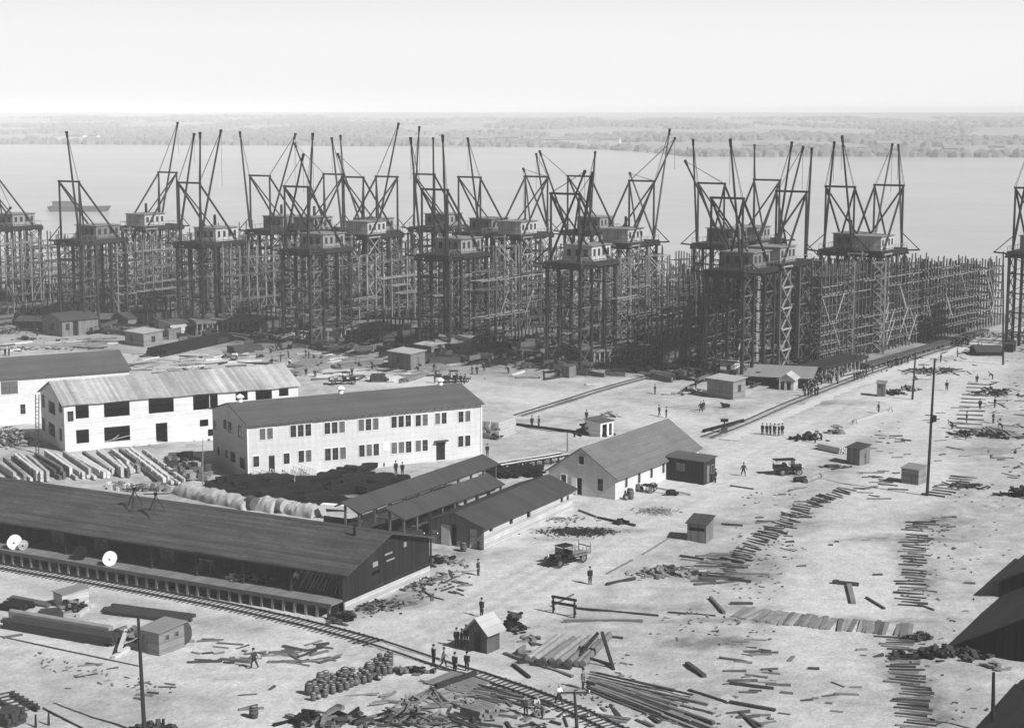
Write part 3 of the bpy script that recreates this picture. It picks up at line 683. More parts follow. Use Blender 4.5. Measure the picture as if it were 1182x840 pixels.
hut('yard_office','longer grey hut with two windows and overhanging roof in the lumber yard','hut',(505,412),(540,414),18,4.2,1.2,'gable_x','boards_grey','roof_flat',front=[(W,.28,.42,.35,.75),(W,.58,.72,.35,.75)],over=.5)
hut('white_box_hut','tiny white box hut against the dark way-head staging','hut',(559,386),(570,387),15,3,.2,'mono','new_siding','roof_pale',front=[(W,.3,.6,.4,.8)],over=.12)
hut('way_hut','grey hut with pale flat roof beside the raised way-head platform','hut',(652,417),(668,419.5),16,3.8,.3,'mono','boards_mid','roof_flat',front=[(W,.4,.62,.4,.8)],right=[(HO,.3,.5,.05,.8)],over=.3)
hut('tool_box_shed','small upright dark tool box shed on open sand in front of the way hut','shed',(648,435),(657,436.5),13,1.8,.2,'mono','boards_mid','roof_felt',over=.1)
hut('watch_hut','small grey hut with white corner beside the derrick foot right of the platform','hut',(779,416),(793,417),13,3,.2,'mono','boards_grey','roof_flat',front=[(HO,.1,.3,.1,.8)],over=.2)
hut('way_shed','low pale shed with dark windows left of the dark timber platform','shed',(197,391),(228,388),17,5,.3,'mono','boards_flat','roof_felt',front=[(HO,.2,.35,.02,.7),(W,.55,.7,.4,.75)],over=.3)
hut('way_shed','dark little shed standing in front of the low pale shed','shed',(210,389),(225,390),11,3,.2,'mono','boards_dark','roof_dark',over=.15)
hut('distant_shed','square dark shed far off near the right edge','shed',(1160,406),(1169,406.5),9,4,.3,'mono','boards_dark','roof_dark',over=.2)
hut('distant_shed','low dark shed with a pitched roof beside the furthest pole','shed',(1128,411),(1158,411),5,6,.9,'gable_x','boards_dark','roof_dark',over=.3)
hut('roofed_stand','small stand with pale posts and open front behind the small gabled building','shed',(693,505),(708,502),17,3.2,.2,'mono','new_siding','roof_felt',front=[(HO,.15,.5,.02,.85),(HO,.65,.88,.02,.85)],over=.2)
# dark low sheds running in from the right edge
uu = Vector((.50,.866)); vv = Vector((.866,-.5))
for (px,py,wd,ln,ev,rs,lb) in ((1101,750,14,20,.5,3.9,'dark gabled shed at the right edge with its broad end coloured dark as deep shade'),(1152,690,12,16,1.8,3.2,'smaller dark roofed shed further up the right edge on thin posts'),(1112,876,14,19,.6,3.9,'dark gabled shed cut off by the bottom right corner')):
    a = V2(G(px,py)); b = a+vv*wd
    building('dark_shed', lb, 'shed', a, b, ln, ev, rs, 'boards_dark', 'roof_dark', 'gable_y', front=[('hole',wd*.3,wd*.7,.05,ev-.1)] if ev > 1 else [], over=.5, overg=.6)  # near-black boards and roof put the shaded sides into the colour
# ================================================================ DERRICK TOWERS ALONG THE SHIPWAYS
U = Vector((.55,.835)); U.normalize(); VV = Vector((U.y,-U.x))
PZ = 20.5; CL, CW, GW = 14.0, 8.4, 6.3
AU = math.atan2(U.y, U.x)
def crane_parts(braced):
    P = []
    c = MB(); c.box(-.22,-.22,-.4,.22,.22,PZ-.55); post = c.mesh('tower_post', M['timber_dark'])
    c = MB(); n = 5; bh = (PZ-.6)/n                      # X-laced panel CW wide, normal x
    hw = CW/2-.5 if not braced else 2.1
    for i in range(n):
        z = i*bh; w = .2
        c.beam((0,-hw,z+.1),(0,hw,z+bh-.1),w,.14); c.beam((.16,hw,z+.1),(.16,-hw,z+bh-.1),w,.14); c.beam((.08,-hw,z+bh),(.08,hw,z+bh),.24,.3)
    panel_m = c
    return post, panel_m
xp = MB()                                                 # long-side lacing
def lacing(w_, n, wd=.16):
    m = MB(); bh = (PZ-.6)/n
    for i in range(n):
        z = i*bh; m.beam((0,-w_/2,z+.1),(0,w_/2,z+bh-.1),wd,.12); m.beam((.14,w_/2,z+.1),(.14,-w_/2,z+bh-.1),wd,.12); m.beam((.07,-w_/2,z+bh),(.07,w_/2,z+bh),wd*1.3,.25)
    return m
pm = MB(); pm.box(-.26,-.26,-.4,.26,.26,PZ-.75); POST = pm.mesh('tower_post', M['timber_dark']); POST_M = pm.mesh('tower_post', M['timber'])
LAC_D = lacing(CW-1, 5).mesh('cross_bracing', M['timber_dark']); LAC_L = lacing(4.2, 5, .28).mesh('cross_bracing', M['timber_pale'])  # pale lacing has the sunlit look in its colour
LAC_S = lacing(CL/3-.4, 5, .14).mesh('cross_bracing', M['timber']); 
def ring(z, w_):
    m = MB(); a, b = CL/2-.4, CW/2-.4
    for p, q in (((-a,-b),(a,-b)),((a,-b),(a,b)),((a,b),(-a,b)),((-a,b),(-a,-b))): m.beam((*p,z),(*q,z),w_,w_)
    return m
m = MB(); m.box(-CL/2,-CW/2,PZ-.3,CL/2,CW/2,PZ)
for y in (-CW/2+.1,CW/2-.1): m.box(-CL/2-.3,y-.2,PZ-.95,CL/2+.3,y+.2,PZ-.303)
for i in range(5): x = -CL/2+.3+i*(CL-.6)/4; m.box(x-.2,-CW/2-.4,PZ-1.3,x+.2,CW/2+.4,PZ-.953)
DECKM = m.mesh('platform', M['timber_dark'])
m = MB()
for s in (-1,1): m.beam((-CL/2+.1,s*(CW/2-.1),PZ+1),(CL/2-.1,s*(CW/2-.1),PZ+1),.08)
for i in range(9):
    for s in (-1,1): x = -CL/2+.2+i*(CL-.4)/8; m.beam((x,s*(CW/2-.1),PZ),(x,s*(CW/2-.1),PZ+1.05),.07)
m.beam((CL/2-.1,-CW/2+.1,PZ+1),(CL/2-.1,CW/2-.1,PZ+1),.08); RAILM = m.mesh('guard_rail', M['timber_mid'])
HX0, HX1, HY = -1.5, 5.6, 3.2
m = MB(); m.box(HX0,-HY,PZ+.01,HX1,HY,PZ+2.9); HOUSE = m.mesh('winch_house', mat('winch house boards', .25, n1=(.7,.3), stripe=('xy',.3,.12,.4,.35), world=False)); HOUSE_L = m.mesh('winch_house', mat('pale winch house boards', .42, n1=(.7,.3), stripe=('xy',.3,.12,.4,.35), world=False)); HOUSE_D = m.mesh('winch_house', M['boards_mid'])
m = MB(); m.box(HX0-.3,-HY-.3,PZ+2.9,HX1+.3,HY+.3,PZ+3.04); HROOF = m.mesh('roof', M['roof_flat'])
m = MB(); m.box(-.4,-.02,0,.4,.02,1.3); SLOT = m.mesh('slot_shade', M['dark'])  # flat dark panel, painted shade of a window slot
SPOTS = [(HX0+1.0+i*1.7,k*(HY+.03),PZ+1,0) for k in (-1,1) for i in range(4)]+[(HX0-.03,-1.9+i*1.9,PZ+.9,math.pi/2) for i in range(3)]
MH = 13.0; gx0 = -CL/2+.9
m = MB(); m.tube((0,0,PZ),(0,0,PZ+MH),.26,.21,8); MAST = m.mesh('mast', M['timber_dark'])
m = MB(); m.beam((gx0,-GW/2-.3,PZ+MH),(gx0,GW/2+.3,PZ+MH),.42,.4); TOPB = m.mesh('top_beam', M['timber_dark'])
STIFF = {}
for s in (-1,1):
    m = MB(); m.beam((gx0+.1,s*GW/2,PZ+MH-.3),(gx0+10.8,s*(GW/2+.4),PZ+.2),.34,.3); STIFF[s] = m.mesh('stiff_leg', M['timber_dark'])
m = MB(); m.beam((gx0,-GW/2,PZ+MH-.4),(gx0+6.8,GW/2-.2,PZ+.2),.3); m.beam((gx0+.35,GW/2,PZ+MH-.4),(gx0+7.2,-GW/2+.2,PZ+.2),.3); DIAG = m.mesh('diagonal_strut', M['timber_dark'])
m = MB(); m.tube((0,0,PZ+3.3),(0,0,PZ+5.6),.35,.3,8); CHIM = m.mesh('boiler_stack', M['iron'])
m = MB()
for s in (-.25,.25): m.beam((s,0,0),(s,0,PZ),.08)
for i in range(44): m.beam((-.25,0,.3+i*.46),(.25,0,.3+i*.46),.05)
LADM = m.mesh('ladder', M['timber_light'])
def beam_to(name, foot, tip, parent, r0, r1, mt, n=6):
    m = MB(); m.tube(foot, tip, r0, r1, n); return m.build(name, M[mt], parent)
CR = [('A',1,-12,262,[(12,240,0)],0),('B',1,82,277,[(77,153,88)],0),('C',-1,195,258,[(205,142,188)],1),('D',1,220,280,[(224,155,213),(255,151,233),(231,154,226)],0),
 ('E',1,301,265,[(277,153,290),(341,155,318)],0),('F',1,343,288,[(350,179,332),(361,155,358)],0),('G',-1,386,262,[(340,166,385),(393,157,398)],0),
 ('G2',1,408,268,[(383,160,395),(390,178,420)],0),('H',-1,447,267,[(460,143,446)],1),('I',1,490,262,[(484,147,470),(500,160,502)],0),('J',1,502,294,[(474,160,487),(511,157,514)],0),
 ('K',1,542,268,[(540,160,548)],0),('L',-1,619,267,[(619,178,628),(604,195,632)],1),('M',1,668,266,[(623,175,657),(687,176,676)],0),('N',1,652,303,[(675,198,640),(684,200,664)],0),
 ('O',-1,740,276,[(773,150,758),(779,160,727),(727,200,800)],1),('P',1,820,281,[(800,162,805),(791,186,828)],0),('Q',1,838,312,[(843,162,850)],0),('R',-1,884,274,[(871,168,871)],1),
 ('S',-1,912,298,[(914,165,902),(927,170,906),(937,172,930)],1),('T',1,968,288,[(963,165,955),(972,158,977)],0),('U',-1,1024,285,[(1030,167,1013),(1037,168,1040)],1),('V',1,1187,291,[(1196,150,1180)],0)]
order = sorted(CR, key=lambda c: c[2]); NUMW = ['no','one','two','three']
DESC = {'B':'with a single boom standing well clear at the left','C':'with pale X-braced legs and a boom leaning right','D':'with three crossing booms','N':'very dark, low and nearest the middle, its two booms crossed',
 'O':'with a long boom slanting down to the right','Q':'standing lowest and darkest, its one boom nearly upright','T':'with two steep booms just above the right hand staging','U':'facing left beside its twin above the right hand staging','V':'standing alone at the right edge','A':'cut by the left edge'}
for code, sgn, gx, gy, booms, braced in CR:
    g = V2(G(gx, gy, PZ)); c = g+U*(-gx0)*sgn                     # tower centre
    i = [o[0] for o in order].index(code)
    lab = 'derrick %s from the left, %s' % (_o[i], DESC.get(code, ('facing the river, ' if sgn < 0 else 'facing the yard, ')+'with %s timber boom%s' % (NUMW[len(booms)], '' if len(booms) == 1 else 's')))
    ang = AU + (0 if sgn > 0 else math.pi)
    t = thing('derrick_tower', lab, 'derrick crane', (c.x,c.y,0), ang, 'derrick towers along the shipways')
    Mi = (Matrix.Translation((c.x,c.y,0)) @ Matrix.Rotation(ang,4,'Z')).inverted()
    dark = code in 'BDFJNQPVE'
    for x in (-CL/2+.5,-CL/6,CL/6,CL/2-.5):
        for y in (-CW/2+.5,CW/2-.5): link('tower_post', POST if dark or not braced else POST_M, t, (x,y,0))
    for x in (-CL/2+.5, CL/2-.5): link('cross_bracing', LAC_D, t, (x,0,0))
    if braced:
        link('cross_bracing', LAC_L, t, (-CL/2-.1,.0,0)); o = link('cross_bracing', LAC_L, t, (CL/2+.1,-1.2,0)); o = link('cross_bracing', LAC_L, t, (CL/2-2.6,CW/2,0)); o.rotation_euler = (0,0,math.pi/2); o = link('cross_bracing', LAC_L, t, (-CL/2+2.6,-CW/2,0)); o.rotation_euler = (0,0,math.pi/2)
    for k in (0,2):
        for y in (-CW/2+.5,CW/2-.5):
            o = link('cross_bracing', LAC_S if not dark else LAC_S, t, (-CL/3+k*CL/3,y,0)); o.rotation_euler = (0,0,math.pi/2)
    link('platform', DECKM, t); link('guard_rail', RAILM, t)
    h = link('winch_house', HOUSE_L if code in 'CDHLNOU' else (HOUSE if code not in 'BEKPQ' else HOUSE_D), t); link('roof', HROOF, h); [setattr(link('slot_shade', SLOT, h, q[:3]), 'rotation_euler', (0,0,q[3])) for q in SPOTS]
    if code in 'CDEOGT': link('boiler_stack', CHIM, t, (3.0,1.2,0))
    link('ladder', LADM, t, (CL/2+.5,0,0))
    for s in (-1,1): link('mast', MAST, t, (gx0,s*GW/2,0)); link('stiff_leg', STIFF[s], t)
    link('top_beam', TOPB, t); link('diagonal_strut', DIAG, t)
    rg = MB()
    for bx, by, fx in booms:
        feet = [Mi @ Vector((0,0,0))]*0 or [Vector((gx0-.35,s*GW/2,PZ+.4)) for s in (-1,1)]
        W_ = Mi.inverted(); foot = min(feet, key=lambda f: abs(proj(W_@f)[0]-fx)); fw = W_@foot
        r = ray(bx,by); o_ = Vector((0,0,H)); rr_ = r.normalized(); bq = (o_-fw).dot(rr_); cc = (o_-fw).length_squared-23.0**2; disc = bq*bq-cc
        tt = -bq if disc < 0 else (-bq-math.sqrt(disc) if sgn > 0 else -bq+math.sqrt(disc)); 
        tip = Mi@(o_+rr_*tt)
        b_ = beam_to('boom', foot, tip, t, .28, .19, 'timber_dark' if dark or R.random() < .6 else 'timber')
        k = MB(); dd = (tip-foot).normalized(); k.rbox(tip,(.5,.4,.55)); k.beam(tip,tip-dd*1.2,.44,.3); k.build('sheave_block', M['iron'], b_)
        mt = Vector((gx0,foot.y,PZ+MH)); rg.tube(mt, tip, .045, .045, 4); rg.tube(mt+Vector((0,.3,0)), tip, .04, .04, 4); rg.tube(foot+dd*5, tip, .04, .04, 4)
        if R.random() < .7: rg.tube(tip, tip+Vector((0,0,-R.uniform(6,12))), .04, .04, 4)
    # small outrigger bracket beside the mast foot
    rg.build('rigging', M['iron'], t)
    for s in (-1,1): m = MB(); m.beam((gx0,s*(CW/2+.2),PZ-.5),(gx0,s*(CW/2+3),PZ-.3),.3); m.beam((gx0,s*(CW/2+2.9),PZ-.3),(gx0,s*GW/2,PZ+3.2),.16); m.build('outrigger', M['timber_dark'], t)
for i, (x, y, hh, wd_) in enumerate([(584,390,20,4.4),(757,404,19.5,4.4),(158,355,20,4.4),(937,420,20,4.2),(975,414,19,3.0),(1012,408,18.5,2.6),(665,398,17,2.4),(720,404,19,2.6),(640,392,19,2.2)]):
    g = G(x,y); t = thing('braced_tower', 'pale X-braced timber tower, %s from the left of the pale ones among the staging' % _o[sorted([584,757,158,937,975,1012,665,720,640]).index(x)], 'timber tower', (g.x,g.y,0), math.atan2(-VV.y,-VV.x)+math.pi+.35, 'pale braced towers')
    for a in (-wd_/2,wd_/2):
        for b in (0,3.0): m = MB(); m.beam((a,b,-.3),(a,b,hh),.3); m.build('post', M['timber_mid'], t)
    for b in (-.16,3.16):
        m = MB(); nb = max(4,int(hh/4.3)) if wd_ > 3.5 else int(hh/2.6); bh = hh/nb
        for k in range(nb):
            z = k*bh; m.beam((-wd_/2,b,z+.1),(wd_/2,b,z+bh-.1),.26,.1); m.beam((wd_/2,b+.1,z+.1),(-wd_/2,b+.1,z+bh-.1),.26,.1); m.beam((-wd_/2,b+.05,z+bh),(wd_/2,b+.05,z+bh),.22,.12)
        m.build('cross_bracing', M['timber_pale'], t)  # sunlight on the bracing is put into this pale tone
# ================================================================ STAGING, SHIP HULLS AND WAY HEADS
Q0 = V2(G(838,312,PZ))-U*3.0; ROW = Vector((-27.6,15.4))
def SW(k, s, off=0.0): return Q0+ROW*k+U*s+VV*off
BENT = {}
def bent(h, var, w=2.2, mt='timber'):
    key = (round(h),var,mt,w)
    if key in BENT: return BENT[key]
    rr = random.Random(var*31+round(h)); m = MB()
    for s in (-1,1): m.beam((0,s*w/2,-.3),(rr.uniform(-.15,.15),s*w/2+rr.uniform(-.1,.1),round(h)+rr.uniform(-.7,1.3)),.23)
    z = 2.0+rr.uniform(0,.5)
    while z < h-.6:
        m.beam((.14,-w/2-.5,z),(.14,w/2+.6,z),.12,.16); z += 1.85
    for i in range(3):
        if rr.random() < .8: z = rr.uniform(.5,h-5); m.beam((-.14,-w/2,z),(-.14,w/2,z+4),.14,.1) if i % 2 else m.beam((-.14,w/2,z),(-.14,-w/2,z+4),.14,.1)
    BENT[key] = m.mesh('staging_bent', M[mt]); return BENT[key]
def staging(name_lab, A, d, L, h0, h1, step=2.45, dens=1.0, mt='timber', ledger='timber_mid', w=2.2):
    t = thing('shipway_staging', name_lab, 'staging', (A.x,A.y,0), math.atan2(d.y,d.x), 'timber staging along the shipways')
    n = int(L/step)
    for i in range(n+1):
        if R.random() > dens: continue
        h = h0+(h1-h0)*i/n
        o = link('staging_bent', bent(h, i % 5, w, mt), t, (i*step+R.uniform(-.15,.15),0,0))
    z = 2.2
    while z < h0-.8:
        Lz = L if z < h1-.8 else L*(h0-.8-z)/max(.1,(h0-h1))
        m = MB(); x = 0
        while x < Lz-2:
            e = min(Lz, x+R.uniform(5,11))
            if R.random() < (.6*dens+.1 if dens < .9 or L > 95 and mt == 'timber_dark' else .86):
                for s in (-1,1):
                    if R.random() < .85: m.beam((x,s*(w/2+.18),z+R.uniform(-.1,.1)),(e,s*(w/2+.18),z+R.uniform(-.1,.1)),.08,.16)
                if R.random() < .75: m.beam((x,0,z+.16),(e,0,z+.16),w*.6,.07)
            x = e
        if m.v: m.build('walkway', M[ledger if R.random() < .35 else 'timber'], t)
        z += 1.85
    m = MB()
    for i in range(int(n*.8)):
        a = R.uniform(0,L-4); s = R.choice((-1,1)); z = R.uniform(0,max(1,h1-6)); k = R.choice((-1,1))
        m.beam((a,s*(w/2+.3),z if k > 0 else z+5),(a+3.2,s*(w/2+.3),z+5 if k > 0 else z),.15,.09)
    m.build('diagonal_brace', M['timber_light' if dens > .9 else 'timber_mid'], t)
    return t
def hull(lab, k, s0, s1, hgt, done, off):
    A = SW(k, s0, off); L = s1-s0
    t = thing('ship_hull', lab, 'ship hull', (A.x,A.y,0), AU, 'ships being framed on the ways')
    m = MB(); n = 22
    def half(x): f = min(1, x/L*4+.02, (L-x)/L*5+.15); return 6.4*f**.6
    sec = []
    for i in range(n+1):
        x = L*i/n; b = half(x); hh = hgt*(.45+.55*done*(1 if L*.2 < x < L*.8 else .6))
        sec.append([(x,-b,1.6+hh),(x,-b,2.6),(x,-b*.75,1.7),(x,0,1.5),(x,b*.75,1.7),(x,b,2.6),(x,b,1.6+hh*R.uniform(.7,1))])
    vs = sum(sec,[]); fs = [(i*7+j,(i+1)*7+j,(i+1)*7+j+1,i*7+j+1) for i in range(n) for j in range(6)]
    m.add(vs, fs); m.build('hull_plating', M['steel'], t)
    m = MB()
    for i in range(2,n*2-1):
        x = L*i/n/2; b = half(x)+.05; z1 = 2+hgt*R.uniform(.85,1.15)
        for s in (-1,1): m.beam((x,s*b,2.2),(x,s*b,z1),.16,.3)
        if R.random() < .5: m.beam((x,-b,z1-.5),(x,b,z1-.5),.25,.2)
    m.build('frames', M['steel'], t)
    m = MB()
    for i in range(n*2):
        for y in (-4,0,4): m.rbox((L*i/n/2,y,.75),(.5,1.4,1.55))
    m.build('keel_blocks', M['timber_dark'], t)
    return t
# right-hand staging rows, measured
A_ = V2(G(946,422)); B_ = V2(G(1155,374)); dS = (B_-A_).normalized(); LS = (B_-A_).length; nS = Vector((-dS.y,dS.x))
print('right staging', LS, dS)
staging('tall dense timber staging nearest the crowd on the right, dropping towards the river', A_+nS*1.2, dS, LS, 19.5, 14.6, step=1.55, mt='timber')
staging('second row of timber staging behind the tall right hand staging', A_+nS*4.8+dS*1, dS, LS-3, 19.0, 14.4, step=1.9, mt='timber')
staging('third row of timber staging, between the right hand staging and the derricks', A_+nS*19.5-dS*4, dS, LS+6, 18.0, 14.5, step=2.5, mt='timber')
wayd = {0:(17,15,.95,.8),1:(17,14,.62,.2),2:(18,15,.6,.25),3:(18.5,16,.8,.3),4:(19,17,.85,.3),5:(19,17,.9,.3),6:(19,17,.9,.3)}
wn = ['right of the darkest derrick','between the two darkest derricks','left of the darkest middle derrick','behind the middle lumber yard','behind the long timber platform','behind the field huts','at the far left']
for k in range(0,7):
    h0, h1, de, hh = wayd[k]
    for j, (off, sd) in enumerate(((-6.1,'right'),(-8.3,'inner right'),(6.3,'left'))):
        if (k == 0 and j == 2) or (k > 0 and j == 1): continue
        kk = k if off < 0 else k
        A = SW(k, 9+R.uniform(-2,2), off)
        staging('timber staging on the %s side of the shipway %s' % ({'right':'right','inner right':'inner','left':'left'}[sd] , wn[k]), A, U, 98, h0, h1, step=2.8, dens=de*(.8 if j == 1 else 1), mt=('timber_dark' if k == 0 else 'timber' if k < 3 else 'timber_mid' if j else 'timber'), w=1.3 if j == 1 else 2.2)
    if k == 0:
        for off, w_ in ((-13,'third'),(-19,'fourth')): staging('%s dark row of timber staging beside the darkest derrick' % w_, SW(0,12,off), U, 90, 17, 14.5, step=2.2, dens=.8, mt='timber')
    hull('rusty ship hull with bare frames on the way %s' % wn[k], k, 8, 100, {0:4,1:4,2:4}.get(k,4.5), hh, -16-0)
# timber clutter filling the floor of the ways (nobody could count it)
m = MB(); rr = random.Random(3)
for k in range(-1,7):
    for i in range(520):
        s = rr.uniform(-2,104); off = rr.uniform(-24,8); p = SW(k,s,off)
        if k == -1 and (p-A_).dot(nS) < 1: continue
        a = AU+rr.choice((0,math.pi/2))+rr.gauss(0,.2); L_ = rr.uniform(1.5,7); z = rr.uniform(.1,2.6)*rr.random()
        d = Vector((math.cos(a),math.sin(a)))*L_/2
        m.beam((p.x-d.x,p.y-d.y,z+rr.uniform(0,.3)),(p.x+d.x,p.y+d.y,z+rr.uniform(0,.5)),rr.uniform(.2,.9),rr.uniform(.15,1.1), mi=rr.choice((0,0,1,1,2)))
tag(m.build('timber_clutter', [M['timber_dark'],M['timber'],M['plank_dark']]), 'tangle of staging timber and blocks on the floor of the shipways', kind='stuff')
# way-head platforms
def way_head(lab, a, b, depth, h, mt='timber_dark', posts=14, deck='timber_mid'):
    A = V2(G(*a)); B = V2(G(*b)); d = (B-A); L = d.length; rz = math.atan2(d.y,d.x)
    t = thing('timber_platform', lab, 'platform', (A.x,A.y,0), rz, 'raised platforms at the heads of the ways')
    m = MB(); m.box(-.3,-.3,h-.5,L+.3,depth,h); m.build('deck', M[deck], t)
    m = MB(); m.box(0,1.6,-.3,L,1.8,h-.55); m.build('shade_boarding', M['dark'], t)  # dark sheet painting the shade beneath the deck
    pm = MB(); pm.box(-.15,-.15,-.3,.15,.15,h-.5); pme = pm.mesh('post', M['timber_mid'])
    for i in range(posts): link('post', pme, t, (L*i/(posts-1),0,0)); link('post', pme, t, (L*i/(posts-1),1.3,0))
    m = MB()
    for i in range(posts//3): x = L*(i*3+.5)/posts; m.beam((x,-.1,.1),(x+2.4,-.1,h-.6),.14)
    m.build('brace', M['timber'], t)
    m = MB(); m.beam((0,0,h+1),(L,0,h+1),.1)
    for i in range(posts): m.beam((L*i/(posts-1),0,h),(L*i/(posts-1),0,h+1),.1)
    if 'fence' in lab: m.build('guard_rail', M['timber'], t)
    return t
way_head('long raised timber platform with dark open underside behind the left lumber yard',(228,392),(372,385),14,3.9,posts=26)
way_head('raised timber platform with dark underside behind the yard huts',(372,399),(548,391),12,3.6,posts=28)
way_head('raised platform of dark posts at the foot of the derrick with a slanting boom',(674,424),(757,420),12,3.4,posts=15)
way_head('platform of dark posts behind the crowd at the foot of the right hand staging',(948,438),(1000,424),5,2.3,posts=12,deck='timber_dark')
way_head('low platform edge running along the foot of the right hand staging',(1003,427),(1140,386),1.6,1.2,posts=26,deck='timber')
way_head('low dark timber platform behind the far left huts',(-20,366),(120,362),10,2.6,posts=22)
way_head('low dark timber platform between the field hut and the long raised platform',(150,372),(228,370),10,3.0,posts=12)
way_head('shadowy timber platform beneath the derricks between the yard huts and the way hut',(560,402),(668,404),12,3.2,posts=16)
way_head('dark platform behind the watch hut beneath the darkest derrick',(770,412),(870,424),12,3.4,posts=14)
# ================================================================ PEOPLE: one continuous skinned body per pose, hat as a part
def make_body(name, J, E, top, leg, fing=True):
    """J: joints {n:(x,y,z,r)}, E: edges (a,b,matkey)"""
    names = list(J); vs = [J[n][:3] for n in names]; idx = {n:i for i,n in enumerate(names)}
    ed = [(idx[a],idx[b]) for a,b,_ in E]; rad = [J[n][3] for n in names]
    if fing:
        for s in 'lr':
            h = Vector(J['hand_'+s][:3]); w = Vector(J['wrist_'+s][:3]); d = (h-w).normalized(); sd = d.cross(Vector((1,0,.2))).normalized()
            for k, (o, ln) in enumerate(((-.035,.075),(-.012,.09),(.012,.085),(.034,.065))):
                a = h+sd*o+d*.02; b = a+d*ln+Vector((0,.02,0)); i0 = len(vs)
                vs += [tuple(a), tuple(b)]; rad += [.011,.009]; ed += [(idx['hand_'+s],i0),(i0,i0+1)]
            a = (h+w)/2+sd*-.045; b = a+d*.06-sd*.02; i0 = len(vs); vs += [tuple(a),tuple(b)]; rad += [.012,.01]; ed += [(idx['hand_'+s],i0),(i0,i0+1)]
    me = bpy.data.meshes.new('t'); me.from_pydata(vs, ed, []); ob = bpy.data.objects.new('t', me); COL.objects.link(ob)
    md = ob.modifiers.new('s','SKIN'); 
    sv = me.skin_vertices[0].data
    for i, r in enumerate(rad): sv[i].radius = (r,r)
    sv[idx['pelvis']].use_root = True
    sb = ob.modifiers.new('u','SUBSURF'); sb.levels = 1; sb.render_levels = 1
    dg = bpy.context.evaluated_depsgraph_get(); out = bpy.data.meshes.new_from_object(ob.evaluated_get(dg))
    bpy.data.objects.remove(ob); bpy.data.meshes.remove(me)
    out.name = name; out.materials.clear()
    for k in (top, leg, 'skin', 'felt'): out.materials.append(M[k])
    segs = [(Vector(J[a][:3]),Vector(J[b][:3]),k) for a,b,k in E]
    for p in out.polygons:
        c = p.center; best = min(segs, key=lambda s_: (lambda ab,t: (s_[0]+ab*t-c).length)(s_[1]-s_[0], max(0,min(1,(c-s_[0]).dot(s_[1]-s_[0])/max(1e-6,(s_[1]-s_[0]).length_squared)))))
        p.material_index = best[2]; p.use_smooth = True
    return out
def skeleton(pose):
    # facing -y ; x sideways
    bend = {'stand':0,'walk':.05,'bend':.95,'crouch':.5,'sit':.1,'carry':.1}[pose]
    hip = .93 if pose in ('stand','walk','carry') else (.85 if pose == 'bend' else (.42 if pose == 'crouch' else .5))
    def up(l, x=0, dy=0): return (x, -math.sin(bend)*l+dy, hip+math.cos(bend)*l)
    J = {'pelvis':(0,0,hip,.15)}
    for n, l, r in (('belly',.18,.17),('chest',.40,.19),('neck',.56,.062),('chin',.64,.085),('head',.74,.105),('crown',.82,.08)): J[n] = (*up(l),r)
    hp = Vector(J['head'][:3]); J['nose'] = (0,hp.y-.11,hp.z-.01,.022)
    for s, sx in (('l',1),('r',-1)):
        sh = Vector(up(.5, sx*.19)); J['sh_'+s] = (*sh,.075)
        if pose == 'walk': el = sh+Vector((sx*.05,-.12*sx,-.27)); wr = el+Vector((0,-.16*sx-.04,-.2))
        elif pose == 'carry': el = sh+Vector((sx*.06,.02,-.27)); wr = el+Vector((-sx*.04,-.24,.02))
        elif pose in ('bend','crouch'): el = sh+Vector((sx*.04,-.06,-.26)); wr = el+Vector((-sx*.05,-.08,-.22))
        elif pose == 'sit': el = sh+Vector((sx*.05,-.05,-.26)); wr = el+Vector((-sx*.03,-.22,-.05))
        else: el = sh+Vector((sx*.025,.02,-.28)); wr = el+Vector((-sx*.015,-.06,-.25))
        J['el_'+s] = (*el,.052); J['wrist_'+s] = (*wr,.036); dd = (wr-el).normalized(); J['hand_'+s] = (*(wr+dd*.08),.034)
        J['hip_'+s] = (sx*.1,0,hip-.06,.105)
        if pose == 'walk': kn = (sx*.1,-.16*sx-.03,.5); an = (sx*.1,-.26*sx+.06,.09+(.06 if sx < 0 else 0))
        elif pose == 'crouch': kn = (sx*.16,-.38,.5); an = (sx*.14,-.1,.09)
        elif pose == 'sit': kn = (sx*.12,-.42,.5); an = (sx*.12,-.46,.09)
        else: kn = (sx*.095,-.02,.5); an = (sx*.1,.02,.09)
        J['knee_'+s] = (*kn,.085); J['ank_'+s] = (*an,.05); J['toe_'+s] = (an[0]*1.1,an[1]-.17,an[2]-.04,.042)
    E = [('pelvis','belly',1),('belly','chest',0),('chest','neck',0),('neck','chin',2),('chin','head',2),('head','crown',2),('head','nose',2)]
    for s in 'lr': E += [('chest','sh_'+s,0),('sh_'+s,'el_'+s,0),('el_'+s,'wrist_'+s,0),('wrist_'+s,'hand_'+s,2),('pelvis','hip_'+s,1),('hip_'+s,'knee_'+s,1),('knee_'+s,'ank_'+s,1),('ank_'+s,'toe_'+s,3)]
    return J, E
BODY = {}; HATS = {}
for k in ('felt','straw'):
    m = MB(); n = 12
    m.tube((0,0,0),(0,0,.02),.125,.12,n); m.tube((0,0,.02),(0,0,.13),.1,.09,n); HATS[k] = m.mesh('hat', M[k], True)
CLO = {'dark':('cloth_dark','cloth_dark'),'shirt':('shirt','cloth_dark'),'grey':('cloth_mid','cloth_dark')}
